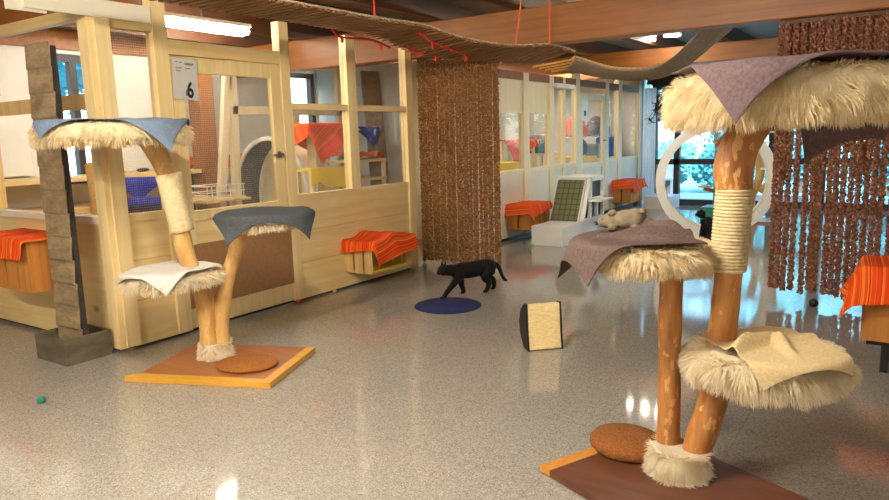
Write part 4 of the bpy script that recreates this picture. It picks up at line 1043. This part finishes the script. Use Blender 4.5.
# blue covered platform on a trunk
bp = thing('cat_tree', (-6.3, 4.0, 0), 'cat tree with blue covered platform inside the near enclosure', 'cat tree')
MB().lathe([(0,0),(.3,0),(.3,.03),(0,.03)], 32, (-6.3,4.0,1.03)).build('platform', MT['crate'], bp)
trunk('trunk', MT['trunk'], bp, [(-6.3,3.9,.02),(-6.32,3.88,.5),(-6.3,3.93,1.03)], [.07,.06,.06]); MB().box(-6.6,-6.0,3.6,4.2,0,.03).build('base_board', MT['veneer_l'], bp)
o = drape('cloth', MT['blue_cloth'], disc_near(.31), (-6.3,4.0,1.062), 0, (.72,.78), .3, (0,0), None, fold=.3, ff=5, seed=3, solid=.005)
tag(o, 'blue cloth over the round platform inside the near enclosure', 'cloth')
tag(MB().ball((-7.05,4.55,1.125), (.03,.08,.022), 14, 8).build('toy_mouse', MT['black'], smooth=True, loc=(-7.05,4.55,1.1)), 'black toy mouse on the long back shelf', 'toy')
# shelf unit with orange cloth behind the door
su = thing('shelf_unit', (-7.15, 5.35, 0), 'dark wooden shelf unit behind the near enclosure door', 'shelf unit')
MT['dark_wood'] = wood('dark_wood', srgb(150,118,78), srgb(116,86,54), 'y', rough=.6)
for z in (.30, .74, 1.13): MB().box(-7.46,-6.86,5.40,5.98,z,z+.04).build('shelf_board', MT['dark_wood'], su)
for x, y in ((-7.45,5.41),(-6.91,5.41),(-7.45,5.93),(-6.91,5.93)): MB().box(x,x+.04,y,y+.04,0,1.13).build('leg', MT['dark_wood'], su)
o = drape('towel', MT['orange'], rect_near(.30,.29), (-7.16,5.68,1.175), 0, (.66,.62), .3, (.03,0), None, wr=.05, ws=6, fold=.3, rr=.02, seed=3, solid=.005)
tag(o, 'orange striped towel heaped on the shelf unit behind the door', 'towel', TG)
bk = thing('wire_basket', (-6.3, 4.95, .0), 'white wire basket behind the lower left of the door window', 'basket')
m = MB()
for i in range(9):
    y = 4.72+.06*i; m.tube([(-6.2,y,.80),(-6.2,y,.94)], .006, 5)
for z in (.80,.87,.94): m.tube([(-6.2,4.70,z),(-6.2,5.22,z),(-6.5,5.22,z),(-6.5,4.70,z),(-6.2,4.70,z)], .007, 5)
m.build('wire_frame', MT['white_gloss'], bk)
MB().box(-6.55,-6.15,4.66,5.26,.765,.79).build('carrier_board', MT['crate'], bk)
# brown brushed column and pale A-frame
tag(MB().box(-7.0,-6.8,5.17,5.37,.0,2.4).build('scratch_column', MT['coir_dark'], loc=(-6.9,5.27,0)), 'brown square column seen through the near enclosure door', 'column')
fr = thing('timber_frame', (-6.3, 5.4, 0), 'pale timber frame standing inside the near enclosure', 'frame')
MB().bar((-6.3,4.86,0),(-6.3,5.20,2.3),.09,.06,(1,0,0)).build('upright', MT['pine_pale'], fr); MB().bar((-6.3,5.16,0),(-6.3,5.24,2.3),.09,.06,(1,0,0)).build('upright', MT['pine_pale'], fr)
MB().box(-6.33,-6.27,5.2,7.0,1.70,1.79).build('cross_rail', MT['pine_pale'], fr); MB().box(-6.33,-6.27,6.9,7.0,0,2.3).build('upright', MT['pine_pale'], fr)
MB().box(-6.33,-6.27,6.12,6.2,.9,1.70).build('upright', MT['pine_pale'], fr)
# exercise wheel with black pad
w2 = thing('exercise_wheel', (-6.08, 5.66, 0), 'white exercise wheel with dark padded track seen through the door', 'cat wheel')
WM = Matrix.Translation((-6.08, 5.66, .73)) @ Matrix.Rotation(math.radians(-7), 4, 'Z') @ Matrix.Rotation(PI/2, 4, 'X')
for z in (-.17,.15): MB(WM).lathe([(.675,z),(.72,z),(.72,z+.02),(.675,z+.02)], 64, closed=True).build('ring', MT['white_gloss'], w2)
MB(WM).lathe([(.685,-.152),(.70,-.152),(.70,.152),(.685,.152)], 64, closed=True).build('running_track', plain('dark_pad', srgb(30,30,32), srgb(22,22,24), rough=.9, scale=60), w2)['label'] = 'dark padded running track'
MB(WM).lathe([(.702,-.152),(.716,-.152),(.716,.152),(.702,.152)], 64, closed=True).build('outer_band', MT['pine_pale'], w2)['label'] = 'pale wooden outer band'
MB(WM).lathe([(.0,-.185),(.70,-.185),(.70,-.17),(0,-.17)], 64).build('back_disc', MT['pine_pale'], w2)['label'] = 'pale wooden back disc'
m = MB(Matrix.Translation((-6.08,5.66,0)) @ Matrix.Rotation(math.radians(-7), 4, 'Z')); m.box(-.30,.30,-.17,.17,0,.012); m.build('foot_frame', MT['white_gloss'], w2)
# yellow hammock and orange platform at the window
yh = thing('scratching_bench', (-4.95, 5.27, 0), 'bench with yellow cloth front inside the near enclosure window', 'bench')
MB().box(-5.12,-4.88,4.94,5.56,1.09,1.115).build('bench_top', MT['yellow'], yh)
MB().grid(lambda u, v: (-4.872+.012*math.sin(u*9), 4.92+.66*u, 1.125-(.21-.08*max(0,1-abs(u-.15)*6))*v), 20, 6).build('yellow_cloth', MT['yellow'], yh, solid=.004)['label'] = 'yellow cloth'
for x, y in ((-5.12,4.95),(-4.92,4.95),(-5.12,5.51),(-4.92,5.51)): MB().box(x,x+.04,y,y+.04,0,1.09).build('leg', MT['pine_pale'], yh)
po = thing('cat_tree', (-5.28, 5.42, 0), 'pale post with orange covered platform inside the near enclosure window', 'cat tree')
MB().box(-5.34,-5.22,5.36,5.48,.02,1.53).build('post', MT['pine_pale'], po); MB().box(-5.45,-5.12,5.18,5.72,1.53,1.55).build('platform', MT['pine_pale'], po); MB().box(-5.5,-5.1,5.2,5.65,0,.02).build('base_board', MT['pine_pale'], po)
o = drape('towel', MT['orange'], rect_near(.17,.28), (-5.285,5.45,1.555), 0, (.74,.84), .55, (.05,-.02), None, fold=.4, ff=6, rr=.03, seed=9, solid=.005)
tag(o, 'orange striped towel over the platform behind the near enclosure window', 'towel', TG)
# right bay: shelf with orange towel, blue cloth, leaning planks
s3 = thing('shelf_unit', (-6.0, 7.0, 0), 'pale wooden shelf behind the last window of the near enclosure', 'shelf unit')
for z in (.86,1.10): MB().box(-6.3,-5.8,6.6,7.26,z,z+.035).build('shelf_board', MT['pine'], s3)
for x, y in ((-6.28,6.62),(-5.84,6.62),(-6.28,7.2),(-5.84,7.2)): MB().box(x,x+.04,y,y+.04,0,1.5 if y < 7 else 1.1).build('leg', MT['pine_pale'], s3)
o = drape('towel', MT['orange'], rect_near(.24,.33), (-6.05,6.95,1.14), 0, (.5,.62), .2, (0,.02), None, wr=.06, ws=6, fold=.3, rr=.02, seed=5, solid=.005)
tag(o, 'orange towel lying on the shelf behind the last near enclosure window', 'towel', TG)
MB().box(-6.2,-5.85,6.66,7.15,1.5,1.525).build('top_board', MT['pine_pale'], s3)
o = drape('cloth', MT['blue_cloth'], rect_near(.18,.26), (-6.02,6.92,1.53), 0, (.5,.62), .7, (.05,.12), None, fold=.3, rr=.02, seed=2, solid=.005)
tag(o, 'blue cloth hanging from the shelf top behind the last near enclosure window', 'cloth')
tag(MB().bar((-5.9,7.30,0),(-6.3,7.60,2.3),.26,.04,(1,-.6,0)).build('leaning_plank', MT['dark_wood'], loc=(-5.9,7.3,0)), 'brown plank leaning behind the last near enclosure window', 'plank')
tag(MB().box(-5.85,-5.1,7.70,7.74,0,2.2).build('board_panel', MT['pine_pale'], loc=(-5.5,7.72,0)), 'pale board panel behind the last near enclosure window', 'panel')

# ================================================================== INSIDE THE FAR ENCLOSURE
def bench(x0,x1,y0,y1,z,label,mat='pine_pale',name='bench',cat='bench'):
    e = thing(name, ((x0+x1)/2,(y0+y1)/2,0), label, cat)
    MB().box(x0,x1,y0,y1,z-.03,z).build('bench_top', MT[mat], e)
    for x in (x0,x1-.04):
        for y in (y0,y1-.04): MB().box(x,x+.04,y,y+.04,0,z-.03).build('leg', MT['pine_pale'], e)
    return e
bench(-5.75,-5.25,9.4,10.5,1.29,'tall bench under an orange towel in the far enclosure')
o = drape('towel', MT['orange_b'], rect_near(.27,.57), (-5.5,9.95,1.293), 0, (.95,1.2), .35, (.05,0), None, fold=.35, ff=6, rr=.03, seed=4, solid=.005)
tag(o, 'orange towel over the tall bench inside the far enclosure', 'towel', TG)
tag(MB().box(-5.05,-4.75,8.65,9.15,.58,1.0).build('yellow_box', MT['yellow'], loc=(-4.9,8.9,.58), bevel=.01), 'yellow box behind the first window of the far enclosure', 'box')
bench(-5.1,-4.7,8.6,9.2,.575,'low bench carrying the yellow box in the far enclosure')
bench(-5.75,-5.25,10.55,11.75,1.06,'bench carrying the dark pet carrier in the far enclosure')
pc = thing('pet_carrier', (-5.5,11.1,1.06), 'dark green pet carrier with grey lid in the far enclosure', 'pet carrier')
MB().box(-5.68,-5.32,10.78,11.42,1.062,1.26).build('carrier_body', plain('carrier_green', srgb(54,66,62), srgb(44,56,52), rough=.5), pc, bevel=.02)
MB().box(-5.66,-5.34,10.80,11.40,1.262,1.38).build('carrier_lid', plain('carrier_grey', srgb(150,150,148), srgb(134,134,132), rough=.5), pc, bevel=.03)
bench(-5.2,-4.65,10.95,11.72,.985,'yellow topped bench under the grey cat','yellow')
for i, (y, c, lb) in enumerate(((11.75, 'orange_b', 'orange arched cat bed hanging in the far enclosure'), (12.75, 'mauve_towel', 'dusky pink arched cat bed hanging in the far enclosure'))):
    m = MB(Matrix.Translation((-5.05, y, 1.32)) @ Matrix.Rotation(PI/2, 4, 'Z') @ Matrix.Rotation(PI/2, 4, 'X'))
    pr = []
    vs = []
    m.tube([(0.30*math.cos(t), .26*math.sin(t), 0) for t in [PI*k/14 for k in range(15)]], [.09]*15, 10, flat=1.4)
    tag(m.build('hanging_bed', MT[c], smooth=True, loc=(-5.05,y,1.32)), lb, 'cat bed')
    tag(MB().box(-5.5,-4.75,y-.42,y+.42,1.255,1.285).build('bed_shelf', MT['pine_pale'], loc=(-5.1,y,1.26)), 'thin shelf under the ' + lb.split(' cat bed')[0] + ' bed', 'shelf') if False else None
bb = thing('backpack', (-4.85,12.72,.90), 'blue bag standing in the last window of the far enclosure', 'bag')
MB().box(-5.0,-4.7,12.5,12.95,.932,1.30).build('bag_body', MT['blue_cloth'], bb, bevel=.05); MB().box(-4.95,-4.75,12.52,12.62,1.30,1.5).build('bag_handle', MT['blue_cloth'], bb, bevel=.03)
bench(-5.15,-4.65,11.98,13.0,.93,'bench carrying the blue bag in the far enclosure')
tag(MB().box(-5.0,-4.75,12.02,12.25,.932,1.18).build('grey_box', MT['metal'], loc=(-4.9,12.1,.93), bevel=.01), 'small grey box left of the blue bag', 'box')

# ================================================================== LAMPS
def tube_lamp(c, L, ax, label, s, col=(1,.91,.75,1), w=.05):
    e = thing('ceiling_light', c, label, 'light')
    x, y, z = c
    hx, hy = (L/2, w) if ax == 'x' else (w, L/2)
    hs = MB().box(x-hx, x+hx, y-hy, y+hy, z+.03, z+.06).build('light_housing', MT['white_gloss'], e)
    m = MB()
    a = V((L/2-.01,0,0)) if ax == 'x' else V((0,L/2-.01,0))
    m.tube([V(c)-a, V(c)+a], .03, 10); m.build('light_tube', emissive('lamp_glow', col, s), hs)
    MB().tube([(x,y,z+.06),(x,y,2.72)], .008, 6).build('rod', MT['metal'], e)
    return e
tube_lamp((-5.2,4.05,2.40), 1.0, 'y', 'bright tube lamp above the near enclosure door', 95)
tube_lamp((-6.3,4.95,2.58), 1.0, 'y', 'tube lamp at the back of the near enclosure', 80)
tube_lamp((-6.2,8.9,2.58), 1.2, 'y', 'tube lamp inside the far enclosure', 110)
tube_lamp((-5.6,11.6,2.58), 1.2, 'y', 'tube lamp at the window end of the far enclosure', 110)
tube_lamp((-3.15,9.6,2.60), .30, 'x', 'short tube lamp beside the round ceiling spot', 45)
hall = 'unseen tube lamps added as fill light'
for c, ax, s in (((-1.9,1.4,2.46),'x',230), ((-2.9,-.6,2.46),'x',215), ((.9,2.6,2.46),'y',20), ((1.0,-.8,2.46),'x',30), ((-2.4,7.4,2.46),'x',60), ((.6,7.4,2.46),'x',40)):  # out-of-view lamps added as interior fill light
    tube_lamp(c, 1.3, ax, 'unseen white tube lamp added to brighten the hall', s)['group'] = hall
sp = thing('ceiling_spot', (-2.78,9.6,2.60), 'round bright ceiling spot beyond the main beam', 'light')
sh = MB().lathe([(0,0),(.11,0),(.13,.05),(.13,.07),(0,.07)], 24, (-2.78,9.6,2.63)).build('spot_housing', MT['white_gloss'], sp); MB().lathe([(0,-.01),(.105,-.01),(.105,.004),(0,.004)], 24, (-2.78,9.6,2.62)).build('spot_lens', emissive('spot_glow', (1,.93,.8,1), 60), sh)
# ================================================================== GARDEN
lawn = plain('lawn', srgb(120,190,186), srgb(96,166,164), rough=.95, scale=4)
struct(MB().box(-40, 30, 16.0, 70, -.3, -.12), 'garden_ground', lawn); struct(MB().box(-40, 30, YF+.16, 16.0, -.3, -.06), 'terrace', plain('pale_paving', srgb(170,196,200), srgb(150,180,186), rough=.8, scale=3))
struct(MB().box(-40, XB-.25, -10, YF+.16, -.3, -.12), 'side_garden_ground', lawn)
MT['leaf'] = plain('garden_leaves', srgb(96,190,196), srgb(44,128,140), rough=.6, scale=.9)  # cool daylight cast and haze painted into both leaf colours
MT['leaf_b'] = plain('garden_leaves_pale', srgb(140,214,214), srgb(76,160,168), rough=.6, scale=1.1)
MT['bark'] = plain('bark', srgb(110,96,86), srgb(80,68,60), rough=.9)
def tree(x, y, h, r, label, mat, seed, nm='garden_tree', leaves=3200, lsz=.17):
    e = thing(nm, (x, y, -.12), label, 'tree', 'garden trees beyond the far window'); rn = random.Random(seed); m = MB()
    MB().tube([(x,y,-.12),(x+.1,y,h*.35),(x,y,h*.7)], [.16,.12,.06], 8).build('trunk', MT['bark'], e)
    for i in range(leaves):
        d = V((rn.gauss(0,1), rn.gauss(0,1), rn.gauss(0,1))).normalized()*(rn.random()**.4)
        c = V((x+d.x*r, y+d.y*r, max(.05, h*.55+d.z*h*.46))); c += V((noise.noise(c), noise.noise(c+V((3,3,3))), noise.noise(c+V((7,1,1)))))*.5; c.z = max(.0, c.z)
        u = V((rn.gauss(0,1), rn.gauss(0,1), rn.gauss(0,1))).normalized(); v = u.orthogonal().normalized(); s = rn.uniform(.5,1)*lsz
        m.add([c+u*s, c+v*s*.6, c-u*s, c-v*s*.6], [(0,1,2,3)])
    m.build('crown', MT[mat], e, keepn=True)
for i, (x, y, h, r, mt) in enumerate(((-9.5,25,5.5,2.2,'leaf'),(-6.6,29,7,2.6,'leaf'),(-3.2,27,6,2.4,'leaf_b'),(0,25,5.5,2.2,'leaf'),(3.6,27,6,2.4,'leaf_b'),(7.5,26,6,2.4,'leaf'),(-12.5,30,7,3,'leaf_b'),(-5.0,34,8,3,'leaf_b'),(1.5,33,8,3.2,'leaf'))):
    tree(x, y, h, r, 'leafy tree in the garden beyond the far window', mt, i)
for i, (x, y) in enumerate(((-6.3,17.2),(-4.9,17.0),(-3.5,17.3),(-2.1,17.1),(-.6,17.4),(.8,17.2),(2.4,17.3))):
    tree(x, y, 1.1, .68, 'bushy shrub in the garden beyond the far window', 'leaf_b' if i % 2 else 'leaf', 20+i, 'garden_shrub', 3000, .075)
for i, (x, y, h) in enumerate(((-12,1.5,5),(-13,5,6),(-12.5,9,5))):
    tree(x, y, h, 2, 'leafy tree outside the side windows', 'leaf', 40+i)
pv = thing('garden_pavilion', (-7.4, 23.2, -.12), 'white tent roofed pavilion in the garden', 'pavilion')
MB().prism([(-8.6,22,1.0),(-6.0,22,1.0),(-7.3,22,1.75)], (0,2.4,0)).build('roof', MT['white_gloss'], pv)
for x in (-8.5,-6.1):
    for y in (22.1,24.3): MB().box(x-.05,x+.05,y-.05,y+.05,-.12,1.0).build('post', MT['white_gloss'], pv)
tag(MB().box(-3.3,-1.6,14.4,15.0,-.06,.12).build('stone_bench', MT['white_gloss'], loc=(-2.5,14.7,-.06), bevel=.01), 'low white bench on the terrace outside the far window', 'bench')
gc = thing('garden_chair', (-4.35, 14.8, -.06), 'white plastic garden chair outside the far window', 'chair')
MB().box(-4.55,-4.15,14.6,15.0,.36,.40).build('seat', MT['white_gloss'], gc); MB().box(-4.55,-4.15,14.98,15.02,.40,.82).build('backrest', MT['white_gloss'], gc)
for x in (-4.53,-4.2):
    for y in (14.62,14.96): MB().box(x,x+.04,y,y+.04,-.06,.36).build('leg', MT['white_gloss'], gc)
# ================================================================== SKY
w = bpy.data.worlds.new('sky'); S.world = w; w.use_nodes = True; nt = w.node_tree; nt.nodes.clear()
sk = N(nt, 'ShaderNodeTexSky'); sk.sky_type = 'NISHITA'; sk.sun_disc = False; sk.sun_elevation = math.radians(38); sk.sun_rotation = math.radians(200); sk.altitude = 300
bg = N(nt, 'ShaderNodeBackground'); bg.inputs[1].default_value = 1.0; wo = N(nt, 'ShaderNodeOutputWorld')
nt.links.new(sk.outputs[0], bg.inputs[0]); nt.links.new(bg.outputs[0], wo.inputs[0])
sl = bpy.data.lights.new('sun', 'SUN'); sl.energy = 7; sl.angle = .02; sl.color = (.9,.97,1); so = bpy.data.objects.new('sun', sl); COL.objects.link(so)
so.rotation_euler = (math.radians(50), 0, math.radians(25))
# ================================================================== VIEW
S.view_settings.view_transform = 'Standard'; S.view_settings.look = 'None'; S.view_settings.exposure = .72; S.view_settings.gamma = 1; S.view_settings.use_curve_mapping = False
S.cycles.use_denoising = True
try: S.cycles.denoiser = 'OPENIMAGEDENOISE'
except Exception: pass
S.cycles.max_bounces = 8; S.cycles.diffuse_bounces = 4; S.cycles.glossy_bounces = 4; S.cycles.transparent_max_bounces = 16; S.cycles.sample_clamp_indirect = 6
S.cycles.caustics_reflective = False; S.cycles.caustics_refractive = False
